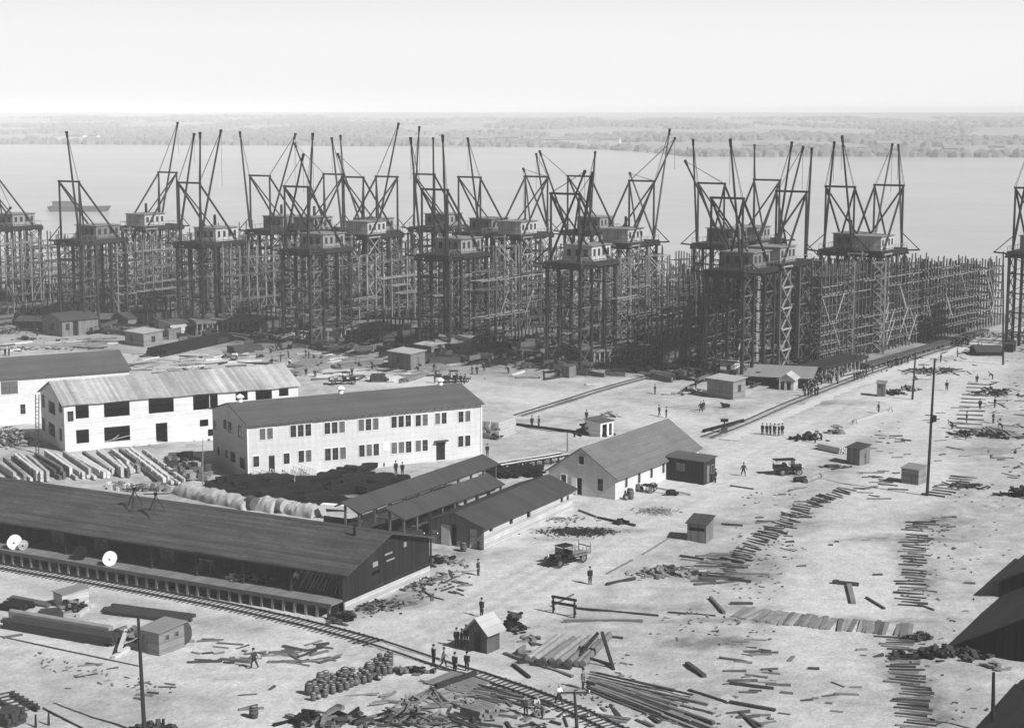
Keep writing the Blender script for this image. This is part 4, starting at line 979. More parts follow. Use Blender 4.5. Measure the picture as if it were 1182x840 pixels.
def person(px, py, label, pose='stand', clo='dark', face=None, hat='felt', group=None, z=None):
    key = (pose, clo)
    if key not in BODY:
        J, E = skeleton(pose); BODY[key] = (make_body('person', J, E, *CLO[clo]), J['crown'][:3])
    me, cr = BODY[key]
    p = G(px,py,z or 0); o = link('person', me, None, (p.x,p.y,z if z is not None else gz(p.x,p.y)-.01)); f = R.uniform(0,6.28) if face is None else math.radians(face)
    o.rotation_euler = (0,0,f); s = R.uniform(.97,1.04); o.scale = (s*1.14,s*1.14,s)
    if hat:
        h = link('hat', HATS[hat], o, (cr[0],cr[1],cr[2]+.0))
    return tag(o, label, 'person', group)
P = person
P(552,664,'man in dark suit standing on the road before the door of the board shed',face=60)
P(681,674,'man in dark suit standing alone to the right of the parked truck',face=20)
P(293.5,771,'man in dark clothes striding across the bare sand below the loading platform','walk',face=250)
P(500.5,766,'tall dark figure at the left end of the group on the railway track')
P(512,770,'man in grey shirt stepping along the track second from left in the group','walk','grey',face=100)
P(525,776,'short dark figure third from left on the railway track')
P(539,774,'man in dark clothes standing between the rails below the guard hut')
P(645,813,'man in white shirt walking on the railway track near the dark cross-armed pole','walk','shirt',face=60,hat=None)
P(617,818,'crouching man in a white shirt bent over the rail among the track gang','crouch','shirt',hat=None)
P(607,825,'man in dark clothes bending low at the trackside, leftmost of the track gang','bend')
P(626,829,'man in grey clothes bending with a tool, nearest the bottom edge beside the track','bend','grey')
P(673,794,'man in grey shirt standing at the near end of the fan of long boards','stand','grey')
P(527,746,'man leaning in the shade on the outer left of the guard hut')
P(533,747,'man in dark clothes standing second from left in the shade of the guard hut')
P(538,743,'man standing closest to the doorway of the guard hut in its shade')
P(556,711,'dark figure standing just behind the roof of the guard hut')
P(858,549,'man in dark suit walking on the road right of the black tar-paper shack','walk',face=30)
for i,(x,y) in enumerate([(880,502),(885,502),(889,502),(894,503),(899,503),(903,502)]): P(x,y,'man in the tight group of men on the road below the right hand track',group='men standing on the road below the track')
for i,(x,y) in enumerate([(929,457),(933,457),(936.5,458),(941,457),(944,456)]): P(x,y,'man in the small group in front of the porch hut crowd',group='men in front of the porch hut')
rr = random.Random(8)
for i in range(34):
    x = rr.uniform(926,975); y = 452-(x-926)*.27+rr.uniform(-7,3)
    P(x,y,'man in the dark crowd beside the track at the end of the long low shed',rr.choice(('stand','stand','walk','carry')),rr.choice(('dark','dark','grey')),group='dark crowd of men beside the track')
P(809,476,'first of two men walking close together below the large dark hut','walk',face=200,group=None); P(812,474,'second of two men below the large dark hut, half hidden by the first','stand')
P(803,447,'man standing left of the white hut near the timber edge')
P(761,480,'left man of two walking behind the roof of the small gabled building','walk'); P(769,482,'right man of two standing behind the ridge of the small gabled building')
P(756,455,'man standing alone beside the narrow track on the open sand')
P(614,493,'left man of two standing beside the pipe line on open sand'); P(622,493,'right man of two standing beside the pipe line on open sand')
P(677,486,'small figure left of the dark heap behind the small gabled building')
P(628,437,'man standing on open sand left of the upright tool box shed'); P(628,426,'man further back in line with the man on open sand'); P(587,431,'man bending on the sand beside the dark plate stacks','bend')
P(457,547,'left man of two standing before the white office building'); P(464.5,548,'right man of two standing before the white office building')
P(562.5,527,'man standing at the right end of the white office building')
P(826,557,'man leaning in the shade at the right corner of the tar-paper shack')
P(1014,477,'man standing beside the long pale beam on trestles'); 
P(1066,432,'man in dark clothes standing right of the sentry booth heap'); P(1086,418,'man standing alone between the two right hand poles'); P(1105,412,'man in grey standing alone near the furthest pole','stand','grey')
for i in range(10): P(1026+i*2.3+rr.uniform(-1,1),425-i*.6+rr.uniform(-2,1),'man in the group against the low platform edge of the right hand staging','stand',group='men at the low platform edge')
for i in range(7): P(1103+i*2.2+rr.uniform(-1,1),400-rr.uniform(0,3),'man in the far group where the track nears the river','stand',group='far men near the river')
for i in range(2): P(1129+i*4,405,'one of two distant men standing right of the end of the track','stand',group='two distant men')
for i in range(5): P(986+i*3.4,440-i*1.2,'man in the file of men walking up the pale sand beside the track','walk',group='men on the pale sand path')
P(1007,430,'man standing at the edge of the pale sand path left of the sentry booth')
P(941,511,'man standing over the dark heap left of the plank shack'); P(948,508,'man bending at the dark heap left of the plank shack','bend'); P(938,508,'man in grey at the left end of the dark heap','bend','grey')
for i,(x,y) in enumerate([(518,443),(532,443),(536,443),(526,442)]): P(x,y,'man gathered around the lorry just beyond the office building roof','stand',group='men around the far lorry')
P(502,442,'man standing alone left of the lorry beyond the office roof'); P(545,432,'left man of two on the sand right of the far lorry'); P(550.5,432,'right man of two on the sand right of the far lorry')
P(411,423,'left man of two sitting among timber beyond the office roof','sit'); P(414,423,'right man of two sitting among timber beyond the office roof','sit'); P(430,424,'man bending over timber near the yard hut','bend')
P(353,412,'man in dark clothes standing in the lumber yard'); P(363,417,'man bending beside the man in dark clothes in the lumber yard','bend'); P(273,416,'man in a white shirt standing by the dark plate pile in the lumber yard','stand','shirt')
P(6,411,'left man of two at the left edge beyond the white building'); P(10.5,411,'right man of two at the left edge beyond the white building'); P(43,388,'man at the left corner of the gabled workshop hut'); P(79,386,'man at the doorway of the gabled workshop hut')
P(97,386,'left man of two at the right corner of the workshop hut'); P(100,386,'right man of two at the right corner of the workshop hut')
for i in range(26): P(rr.uniform(290,560),rr.uniform(404,442),'workman among the timber of the yard behind the white buildings',rr.choice(('stand','walk','bend','carry')),rr.choice(('dark','grey','dark','shirt')),group='workmen in the lumber yard')
for i in range(22): P(rr.uniform(560,870),rr.uniform(414,426),'workman on the sand along the feet of the derricks',rr.choice(('stand','walk','bend','carry')),rr.choice(('dark','grey','dark')),group='workmen at the derrick feet')
for i in range(10): P(rr.uniform(1090,1175),rr.uniform(430,520),'workman among the boards near the upper right edge',rr.choice(('stand','walk','bend')),'dark',group='workmen upper right')
P(1175,395,'distant man near the right edge by the dark sheds')
on_deck = G(342,677,DECK); P(342,677,'man in a white shirt standing beside the rack of poles on the loading platform','stand','shirt',z=DECK)
# ================================================================ VEHICLES
def wheel(parent, x, y, r, w=.16, spokes=10):
    w_ = MB(); n = 20
    for i in range(n):
        a = 2*math.pi*i/n; b = 2*math.pi*(i+1)/n
        ring_ = []
        for t_ in (a,b):
            for rr_, yy_ in ((r,-w/2),(r,w/2),(r-.1,w/2),(r-.1,-w/2)): ring_.append((rr_*math.cos(t_), yy_, rr_*math.sin(t_)))
        w_.add(ring_, [(0,1,5,4),(1,2,6,5),(2,3,7,6),(3,0,4,7)])
    o = w_.build('wheel', M['rubber'], parent, True, (x,y,r))
    s = MB()
    for i in range(spokes): a = 2*math.pi*i/spokes; s.beam((0,0,0),((r-.1)*math.cos(a),0,(r-.1)*math.sin(a)),.05)
    s.tube((0,-w*.6,0),(0,w*.6,0),.1,.1,8); s.build('spokes', M['timber_mid'], o)
    return o
def truck(px, py, ang, label, style='flat', cat='truck'):
    p = G(px,py); t = thing('motor_truck' if style != 'car' else 'touring_car', label, cat, (p.x,p.y,gz(p.x,p.y)), math.radians(ang))
    LN = 5.2 if style != 'car' else 4.0; x0 = -LN/2; hw = .8                      # +x is forward
    for x in (LN/2-.75, -LN/2+.9):
        for s in (-1,1): wheel(t, x, s*(hw-.02), .46)
    m = MB()
    for s in (-.4,.4): m.beam((-LN/2,s,.62),(LN/2-.3,s,.62),.1,.14)
    m.beam((LN/2-.75,-.75,.46),(LN/2-.75,.75,.46),.08); m.beam((-LN/2+.9,-.75,.46),(-LN/2+.9,.75,.46),.1); m.build('chassis', M['iron'], t)
    xh = LN/2-1.35
    m = MB(); prof = [Vector((xh,-.42,.72)),Vector((xh,.42,.72)),Vector((xh,.42,1.15)),Vector((xh,.25,1.35)),Vector((xh,-.25,1.35)),Vector((xh,-.42,1.15))]
    m.prism(prof,(0,0,0),(1.0,0,0)); m.build('hood', M['paint_dark'], t)
    m = MB(); m.box(xh+1.003,-.4,.66,xh+1.1,.4,1.38); m.build('radiator', M['iron'], t)
    for s in (-1,1):
        h = MB(); h.tube((xh+1.05,s*.52,1.12),(xh+1.22,s*.52,1.12),.13,.16,10); h.build('headlight', M['white'] if s < 0 else M['iron'], t)
        f = MB(); pts = [(xh+1.35,.78),(xh+1.1,1.0),(xh+.55,1.03),(xh+.1,.8),(xh-.3,.56),(xh-1.4,.54)]
        for a, b in zip(pts,pts[1:]): f.beam((a[0],s*(hw+.03),a[1]),(b[0],s*(hw+.03),b[1]),.32,.04)
        f.build('fender', M['paint_dark'], t)
    cx = xh-1.35
    m = MB(); m.box(cx,-.72,.75,xh-.02,.72,.82); m.box(xh-.1,-.7,.823,xh-.02,.7,1.3); m.box(cx,-.7,.823,cx+.08,.7,1.55)
    for s in (-1,1): m.box(cx+.083,s*.7-.03,.823,cx+.75,s*.7+.03,1.2)
    m.build('cab', M['paint_dark'], t)
    m = MB(); m.box(cx+.1,-.62,.83,cx+.65,.62,1.15); m.box(cx+.1,-.62,1.153,cx+.22,.62,1.6); m.build('seat', M['iron'], t)
    m = MB(); m.tube((xh-.15,-.3,1.25),(xh-.55,-.3,1.5),.02,.02,6)
    for i in range(12): a = math.pi*i/6; b = math.pi*(i+1)/6; m.beam((xh-.56+.1*math.cos(a),-.3+.2*math.sin(a),1.5+.17*math.cos(a)),(xh-.56+.1*math.cos(b),-.3+.2*math.sin(b),1.5+.17*math.cos(b)),.03)
    m.build('steering_wheel', M['iron'], t)
    cl = cx-.05 if style != 'car' else cx-1.35
    m = MB()
    for x in ((cl+.05,xh-.05) if style != 'car' else (cl+.1,cx+.5,xh-.05)):
        for s in (-.68,.68): m.beam((x,s,1.0),(x,s,2.1),.04)
    m.build('canopy_post', M['iron'], t)
    m = MB(); m.prism([Vector((cl-.1,-.78,2.08)),Vector((cl-.1,.78,2.08)),Vector((cl-.1,.55,2.2)),Vector((cl-.1,-.55,2.2))],(0,0,0),(xh-cl+.2,0,0)); m.build('canopy', M['paint_dark'], t)
    m = MB(); m.box(xh-.04,-.62,1.32,xh-.01,.62,1.95); m.build('windscreen', M['glass_grey'], t)
    if style == 'car':
        m = MB(); m.box(cl,-.72,.75,cx-.003,.72,.85); m.box(cl,-.72,.853,cl+.08,.72,1.5)
        for s in (-1,1): m.box(cl+.083,s*.7-.03,.853,cx-.003,s*.7+.03,1.3)
        m.build('body', M['paint_dark'], t); m = MB(); m.box(cl+.12,-.62,.86,cl+.7,.62,1.2); m.build('seat', M['iron'], t)
    else:
        m = MB(); m.box(-LN/2-.1,-.95,.85,cx-.08,.95,.95)
        m.build('load_bed', M['timber_mid'], t)
        if style in ('flat','stake'):
            m = MB()
            for s in (-.92,.92):
                for i in range(5): x = -LN/2+(cx+LN/2-.2)*i/4; m.beam((x,s,.95),(x,s,1.75 if style == 'stake' else 1.35),.06)
                m.beam((-LN/2,s,1.3),(cx-.15,s,1.3),.04,.14)
            m.beam((-LN/2,-.92,1.6),(-LN/2,.92,1.6),.05,.12); m.beam((-LN/2,-.92,.95),(-LN/2,-.92,2.1),.06); m.beam((-LN/2,.92,.95),(-LN/2,.92,2.1),.06); m.build('side_rack', M['timber_mid'], t)
            for i in range(5): m = MB()
        if style == 'load':
            m = MB()
            for i in range(7): m.rbox((-LN/2+.6+(i%3)*.7,-.5+(i//3)*.5,1.1+.25*(i%2)),(.65,.45,.4),R.uniform(-.2,.2))
            m.build('cargo_sacks', M['canvas'], t)
    return t
truck(655,650,222,'old open truck with dark canopy and stake bed parked on the road','stake')
truck(910,547,12,'dark touring car with a raised canopy on the road left of the short pipes','car','car')
truck(396,444,5,'dark lorry with pale load beyond the ridge of the office building','load')
truck(527,441,190,'lorry with men gathered round it right behind the office building roof','load')
truck(722,572,60,'small dark cart-like truck among barrels by the gabled building wall','flat') if False else None
# ================================================================ THINGS LYING ABOUT
def board_between(name, p1, p2, w, h, mt, label, cat, group=None, lift=0, round_=False, pitch=None):
    a = G(*p1); b = G(*p2); za = gz(a.x,a.y)+h/2-.02+lift; zb = gz(b.x,b.y)+h/2-.02+lift
    c = (a+b)/2; m = MB(); A_ = Vector((a.x-c.x,a.y-c.y,za)); B_ = Vector((b.x-c.x,b.y-c.y,zb))
    if round_: m.tube(A_,B_,h/2,h/2,10)
    else: m.beam(A_,B_,w,h)
    o = m.build(name, M[mt]); o.location = (c.x,c.y,0); return tag(o, label, cat, group)
# unit planks: shared meshes, many copies
PK = {}
def plank(x, y, ang, L, w, h, mt, label, cat, group, lift=0, name='plank', tilt=0):
    key = (round(L*2)/2, round(w,1), round(h,1), mt, name)
    if key not in PK:
        m = MB(); L_, w_, h_ = max(.5,key[0]), max(.12,w), max(.06,h)
        m.add([(s*L_/2*(1+.02*j), t_*w_/2*(1+.1*s), u_*h_/2) for u_ in (-1,1) for j,(s,t_) in enumerate(((-1,-1),(1,-1),(1,1),(-1,1)))], MB.BF)
        PK[key] = m.mesh(name, M[mt])
    o = link(name, PK[key], None, (x,y,gz(x,y)+h/2-.03+lift)); o.rotation_euler = (R.uniform(-.05,.05)+0, R.uniform(-.03,.03)+tilt, ang)
    return tag(o, label, cat, group)
def CATS(label, d):
    for k, v in (('stick','stick'),('offcut','offcut'),('scrap of','wood scrap'),('small scrap','wood scrap'),('brick-sized','wood scrap'),('board','board'),('timber','timber')):
        if d == 'plank' and k in label.split(' in ')[0].split(' below ')[0]: return v
    return d
def scatter(n, quad, label, group, Ls=(1,4), ws=(.15,.3), mts=('plank','plank_dark','plank'), ang=None, spread=.5, name='plank', cat='plank', h=(.08,.22), seed=1, lift=.0):
    """quad: pixel polygon of 4 corners"""
    rr = random.Random(seed); g = [G(*p) for p in quad]
    for i in range(n):
        u, v = rr.random(), rr.random()
        p = (g[0]*(1-u)+g[1]*u)*(1-v)+(g[3]*(1-u)+g[2]*u)*v
        a = rr.uniform(0,3.14) if ang is None else math.radians(ang)+rr.gauss(0,spread)
        plank(p.x, p.y, a, rr.uniform(*Ls), rr.uniform(*ws), rr.uniform(*h), rr.choice(mts), label, CATS(label,cat), group, lift*rr.random(), CATS(label,name).replace(' ','_'))
# ---- rows of crossties where tracks are being laid
def tie_row(pts, n, L, label, group, skew=0, w=.23, mts=('plank_dark','plank_dark','plank'), lz=0):
    g = smooth([V2(G(*p)) for p in pts], 1); tot = sum((b-a).length for a,b in zip(g,g[1:])); q = path_pts(g, tot/n)
    for p, d in q:
        if R.random() < .1: continue
        n_ = Vector((-d.y,d.x)); a = math.atan2(n_.y,n_.x)+skew+R.gauss(0,.05 if w > .4 else .13); p = p+n_*R.gauss(0,.12 if w > .4 else .3)
        plank(p.x, p.y, a, L+R.uniform(-.3,.3), w, .2, R.choice(mts), label, 'crosstie', group, name='crosstie', lift=lz-R.random()*.08)
tie_row([(978,565),(961,571),(936,582),(917,594),(899,608),(883,621),(865,632),(851,644),(841,662)], 44, 2.7, 'tie in the curving row of loose ties that sweeps down from the plank shack','curving row of loose ties', skew=-.35)
tie_row([(1063,600),(1056,629),(1055,661),(1051,703)], 34, 2.6, 'dark tie in the straight upright row below the tallest pole','upper straight row of ties')
tie_row([(1037,736),(1042,760),(1049,785),(1055,812),(1061,850)], 36, 2.7, 'dark tie in the straight row running off the bottom of the sand at right','lower straight row of ties')
tie_row([(854,706),(890,712),(950,719),(1010,724),(1056,728)], 44, 3.9, 'board in the plank crossing laid across the sand between the tie rows','plank crossing boards', w=.42, mts=('timber_mid','timber_mid','plank','timber_pale','timber_mid'))
tie_row([(1079,572),(1100,560),(1118,545)], 10, 3.2, 'dark board stacked flat beside the foot of the tallest pole','boards beside the tallest pole', w=.5)
tie_row([(1118,495),(1122,470),(1132,440)], 12, 4.0, 'dark heavy board lying in the column of boards near the upper right','column of boards upper right', w=.7)
# ---- individually placed timbers (pixel ends, width, thickness, material, label)
for a,b,w,h,mt,lb,rd in [
 ((650,717),(742,717.5),.3,.3,'plank','long straight timber lying level below the hitching frame',0),
 ((702,735),(719,737),.25,.2,'plank_dark','short dark board alone right of the pipe pile',0),
 ((793,768),(813,782),.42,.3,'plank_dark','single heavy dark baulk lying alone on the smooth sand',0),
 ((663,702),(760,710),.22,.2,'plank_dark','thin dark edging timber running right from the hitching frame',0),
 ((771,706),(826,711),.2,.18,'plank_dark','broken edging timber continuing towards the plank crossing',0),
 ((961,673),(991,676),.5,.35,'plank_dark','dark crosspiece of the T of baulks on the sand',0),
 ((980,676),(985,697),.5,.3,'timber_mid','pale baulk lying below the dark crosspiece as a T',0),
 ((1000,690),(1021,703),.25,.2,'plank_dark','thin dark board lying right of the T of baulks',0),
 ((985,487),(1029,473),.5,.3,'timber_light','long pale beam raised beside the standing man on the sand',0),
 ((917,557),(930,555.5),.7,.7,'iron','left short dark pipe of two lying right of the touring car',1),
 ((930,558),(946,553),.75,.75,'timber_mid','right short pale pipe of two lying right of the touring car',1),
 ((812,499),(858,487),.6,.55,'iron','dark pipe lying beside the left end of the right hand track',1),
 ((585,490),(700,505),.45,.45,'iron','long dark pipe line lying across the open sand',1),
 ((690,598),(733,607),.35,.25,'plank_dark','dark timber lying below the cart by the gabled building',0),
 ((668,590),(688,597),.25,.2,'plank_dark','thin timber lying at the gable foot of the small white building',0),
 ((785,643),(812,647),.3,.25,'plank_dark','upper of two parallel timbers below the dark tool shed',0),
 ((786,647),(833,651),.22,.2,'plank','lower of two parallel timbers below the dark tool shed',0),
 ((832,645),(858,651),.35,.3,'plank_dark','dark timber right of the two parallel timbers below the tool shed',0),
 ((833,605),(857,608),.25,.25,'plank','timber lying level to the right of the tool shed',0),
 ((700,676),(733,669),.3,.3,'plank_dark','dark timber lying on the road edge right of the man by the truck',0),
 ((636,700),(662,686),.16,.14,'plank','first low kerb timber from the bottom along the right edge of the road',0),
 ((700,663),(730,646),.16,.14,'plank','middle low kerb timber along the right edge of the road',0),
 ((742,640),(772,622),.16,.14,'plank','upper low kerb timber ending at the dark tool shed',0),
 ((1060,698),(1078,704),.2,.2,'plank','thin board right of the upper straight tie row',0),
 ((1054,680),(1082,684),.2,.2,'plank','long thin board crossing the upper straight tie row',0),
 ((1113,673),(1126,674),.3,.2,'plank','short board near the dark right edge sheds',0),
 ((1130,769),(1149,772),.3,.25,'plank','pair-end board beside the short post at lower right',0),
 ((0,735),(160,769),.14,.12,'plank_dark','very long thin pipe lying across the sand to the nearest pole',1),
 ((4,737),(26,733),.25,.2,'plank','short board at the left end of the long thin pipe',0),
 ((843,561),(870,565),.2,.2,'plank','board lying below the touring car on the road edge',0),
 ((840,670),(867,672),.3,.3,'plank_dark','dark board just below the lower end of the curving tie row',0),
 ((843,697),(869,697),.35,.25,'plank_dark','heavy board lying on the left end of the plank crossing',0),
 ((820,692),(836,708),.3,.3,'timber','leaning baulk at the left end of the plank crossing',0),
 ((842,791),(893,796),.25,.25,'plank_dark','long dark board in the scatter below the curved tie row end',0),
 ((842,810),(895,820),.3,.25,'plank_dark','lower long dark board at the bottom right centre',0),
 ((795,796),(838,810),.25,.2,'plank_dark','dark board reaching right from the end of the fan of boards',0),
 ((855,825),(880,838),.25,.22,'plank','board near the bottom edge right of the fan of boards',0),
 ((855,822),(874,840),.25,.22,'plank_dark','dark board near the bottom edge touching its paler neighbour',0),
]: board_between('pipe' if rd else 'timber_baulk', a, b, w, h, mt, lb, 'pipe' if rd else 'timber', round_=bool(rd))
for i,(x,y) in enumerate([(987,489),(1028,475)]):
    g = G(x,y); m = MB()
    for s in (-1,1): m.beam((s*.4,-.3,-.1),(s*.1,0,.8),.1); m.beam((s*.4,.3,-.1),(s*.1,0,.8),.1)
    m.beam((-.3,0,.8),(.3,0,.8),.12); o = m.build('trestle', M['timber_light']); o.location = (g.x,g.y,gz(g.x,g.y)); tag(o, '%s trestle under the long pale beam on the sand' % ('left','right')[i], 'trestle')
# ---- fan of long boards
rr = random.Random(4)
for i in range(30):
    x0 = 678+rr.uniform(0,14); y0 = 779+rr.uniform(-2,10)+i*.35; a = i/30; L_ = rr.uniform(60,155)
    sl = .22+a*.22+rr.uniform(-.03,.05); x1 = min(824,x0+L_); y1 = y0+(x1-x0)*sl
    board_between('long_board', (x0,y0), (x1,y1), rr.uniform(.2,.42), .1+.05*rr.random(), rr.choice(('plank_dark','plank_dark','plank','timber_mid')), 'long board in the fan of boards spread below the pipe pile', 'plank', 'fan of long boards', lift=rr.uniform(0,.25))
scatter(14,[(690,800),(770,812),(775,838),(690,830)],'short dark offcut lying under the near end of the fan of boards','offcuts under the fan',(1,3.5),(.2,.4),ang=-50,seed=3)
# ---- pile of big round pipes with trestle at the end
for i in range(8):
    xa = 609+i*9.3; b = (xa+33, 741-.2*i) if i < 7 else (702,737); lb = 'pipe %s from the left in the pile of thick pale columns' % _o[i]
    board_between('column', (xa+rr.uniform(-2,2),765+i*.9), (b[0]+rr.uniform(-2,3),b[1]+rr.uniform(-1,1)), .6, .62, 'timber_mid', lb, 'column', 'pile of thick columns', round_=True, lift=.1)
for i,(x,y) in enumerate([(606,764),(622,768),(638,770),(652,771),(671,766)]):
    g = G(x,y); m = MB(); m.rbox((0,0,.1),(1.2,.7,.35),R.uniform(-.4,.4)); m.rbox((.1,.1,.38),(.6,.5,.22),R.uniform(-.4,.4)); o = m.build('support_block', M['plank_dark']); o.location = (g.x,g.y,gz(g.x,g.y)); tag(o, 'dark block propping the near ends of the pale columns, %s from the left' % _o[i], 'block')
g = G(704,772); m = MB(); t = thing('timber_trestle','dark A-shaped trestle frame standing at the right end of the pale columns','trestle',(g.x,g.y,gz(g.x,g.y)),-.3)
m.beam((-1.6,3.4,2.2),(.4,-.2,-.05),.26); m.beam((-1.9,3.2,2.2),(-3.6,1.2,-.05),.22); m.build('leg', M['timber_dark'], t); m = MB(); m.beam((-3.2,1.4,.5),(.2,.1,.35),.2); m.build('crossbar', M['timber_dark'], t)
# ---- barrels
def barrel(x, y, label, group, lying=False, mt='barrel', z=0, s=1):
    if 'b'+mt not in PK:
        m = MB(); n = 12; pr = [(.26,0),(.32,.25),(.34,.45),(.32,.65),(.26,.9)]
        for (r0,z0),(r1,z1) in zip(pr,pr[1:]): m.tube((0,0,z0),(0,0,z1),r0,r1,n,cap=False)
        m.tube((0,0,.85),(0,0,.86),.25,.25,n,mi=1); m.tube((0,0,.0),(0,0,.01),.25,.25,n,mi=1)
        for z0 in (.12,.3,.62,.8): m.tube((0,0,z0),(0,0,z0+.05),.335 if .2 < z0 < .7 else .30,.345 if .2 < z0 < .7 else .3,n,mi=2,cap=False)
        PK['b'+mt] = m.mesh('barrel', [M[mt],M['barrel_top'],M['iron']], True)
    o = link('barrel', PK['b'+mt], None, (x,y,gz(x,y)+z-.02)); o.rotation_euler = (math.pi/2 if lying else 0,0,R.uniform(0,6.28)); o.scale = (s,s,s)
    if lying: o.location.z += .33
    return tag(o, label, 'barrel', group)
rr = random.Random(12); done = []
for i in range(4000):
    if len(done) >= 130: break
    u = rr.random(); x = 361+u*90; yc = 800-u*28; y = yc+rr.uniform(-8,9)*(1-.3*u)
    if u > .78: y += rr.uniform(-8,0)
    g = G(x,y)
    if all((g-q).length > .52 for q in done):
        done.append(g); barrel(g.x,g.y,'barrel standing in the crowded cluster of barrels left of the scrap timber','cluster of barrels',rr.random() < .15,s=rr.uniform(.72,.88))
for (x,y),lb in (((357,801),'barrel standing at the left end of the barrel cluster'),((370,789),'left barrel of the two standing behind the cluster'),((376,787),'right barrel of the two standing behind the cluster'),((398,783),'barrel standing beside the white sack behind the cluster'),((293,828),'single pale barrel standing alone on open sand'),((426,777),'taller barrel standing at the back right of the cluster'),((535,636),'left tub'),((555,634),'right tub')):
    g = G(x,y)
    if 'tub' in lb: lb = {'left tub':'barrel with a pale lid standing before the door of the board shed','right tub':'barrel with a pale lid at the front corner of the board shed'}[lb]
    barrel(g.x,g.y,lb,None,s=1.15)
for i,(x,y) in enumerate([(722,575),(727,573),(731,570),(736,567),(741,566),(728,576)]):
    g = G(x,y); barrel(g.x,g.y,'barrel in the short row against the sunlit wall of the small gabled building','barrels by the gabled building',i%2==0,s=1.2)
g = G(403,779); m = MB()
for i in range(12): m.rbox((R.uniform(-.7,.7),R.uniform(-.3,.3),R.uniform(.1,.5)),(.7,.5,.35),R.uniform(0,3),0,R.uniform(-.3,.3))
o = m.build('white_sack', M['canvas']); o.location = (g.x,g.y,0); tag(o,'heap of white sacking behind the barrel cluster','sack')
# ---- wheeled log cart
g = G(752,568); t = thing('log_cart','two-wheeled cart with a long pole resting on the ground by the gabled building','cart',(g.x,g.y,gz(g.x,g.y)),-.35)
for s in (-1,1): wheel(t,0,s*.75,.6,.12,12)
m = MB(); m.beam((0,-.75,.6),(0,.75,.6),.14); m.build('axle', M['timber_dark'], t); m = MB(); m.beam((-1.4,0,.9),(5.2,0,.12),.18); m.build('pole', M['timber_mid'], t); m = MB(); m.rbox((-.2,0,.95),(1.8,.9,.2)); m.build('bolster', M['timber_dark'], t)
g = G(775,571); m = MB()
for i in range(6): m.rbox((R.uniform(-.7,.7),R.uniform(-.3,.3),.2+.15*i*.5),(.9,.5,.3),R.uniform(0,3))
o = m.build('rubble_heap', M['iron']); o.location = (g.x,g.y,0); tag(o,'small dark heap at the end of the cart pole','heap')
# ---- cable reels and goods on the loading platform
def reel(px, py, r, w, label, face='white', ang=None, z=None):
    z = DECK if z is None else z; g = G(px,py,z); t = thing('cable_reel', label, 'cable reel', (g.x,g.y,z), (rz5-math.pi/2+.25) if ang is None else ang)
    for s in (-1,1): m = MB(); m.tube((s*w/2,0,r),(s*(w/2+.07),0,r),r,r,24); m.tube((s*(w/2+.07),0,r),(s*(w/2+.09),0,r),.1,.1,10,mi=1); m.build('flange', [M[face],M['iron']], t)
    m = MB(); m.tube((-w/2,0,r),(w/2,0,r),r*.6,r*.6,18); m.build('cable_drum', M['iron'], t)
reel(17,633,.75,.75,'large white-faced cable reel at the left end of the loading platform',ang=rz5-.95); reel(27,634,.5,.6,'smaller pale cable reel just right of the large one','boards_flat',ang=rz5-.95)
reel(127,652,.72,.7,'white-faced cable reel in the middle of the loading platform',ang=rz5-.95); reel(93,645,.7,.9,'dark cable reel in shade left of the middle white one','iron',ang=rz5-.95)
def heap(px, py, n, sx, sy, sz, mts, label, name='scrap_heap', cat='scrap heap', z0=0, seed=0, long=1.0, kind=None, ang=None):
    rr = random.Random(seed*7+int(px)); g = G(px,py,z0); m = MB()
    for i in range(n):
        u, v = rr.gauss(0,.45), rr.gauss(0,.45); hh = sz*max(0,1-u*u-v*v)*rr.random()
        a = rr.uniform(0,3.14) if ang is None else ang+rr.gauss(0,.25); L_ = rr.uniform(.4,1.4)*long; tl = rr.uniform(-.4,.4)*min(1,sz)
        m.rbox((u*sx,v*sy,hh+.06),(L_,rr.uniform(.12,.26) if long > 1.6 else rr.uniform(.15,.5)*min(1,long+.1),rr.uniform(.08,.16) if long > 1.6 else rr.uniform(.1,.35)*min(1,long+.1)),a,rr.randrange(len(mts)),tl)
    o = m.build(name, [M[k] for k in mts]); o.location = (g.x,g.y,z0); return tag(o,label,cat,None,kind)
t = thing('pole_rack','rack of pale leaning poles at the right end of the loading platform','rack',(*V2(G(365,680,DECK)),DECK),rz5)
for i in range(26):
    m = MB(); x = -2.6+i*.24; m.beam((x,-.4+R.uniform(-.3,.3),0),(x+R.uniform(.2,.8),.6,R.uniform(1.6,2.1)),.07); m.build('pole', M['timber_mid'] if i%3 else M['timber_light'], t)
m = MB(); m.beam((-2.8,.6,1.4),(3.8,.6,1.4),.12); m.build('crossbar', M['timber_mid'], t)
heap(290,670,16,2.2,.8,.6,('iron','plank','timber_mid'),'heap of dark fittings in the shade on the loading platform',z0=DECK)
heap(269,667,8,.5,.4,.5,('white','timber_light'),'small white upturned stool and box on the loading platform','box_stack','box',z0=DECK)
g = G(238,660,DECK); t = thing('sawhorse','tall dark sawhorse standing on the loading platform between posts','sawhorse',(g.x,g.y,DECK),rz5)
for s in (-1,1): m = MB(); m.beam((s*.9,-.4,0),(s*.6,0,1.3),.1); m.beam((s*.9,.4,0),(s*.6,0,1.3),.1); m.build('leg', M['timber_mid'], t)
m = MB(); m.beam((-.9,0,1.3),(.9,0,1.3),.14); m.build('crossbar', M['timber_mid'], t)
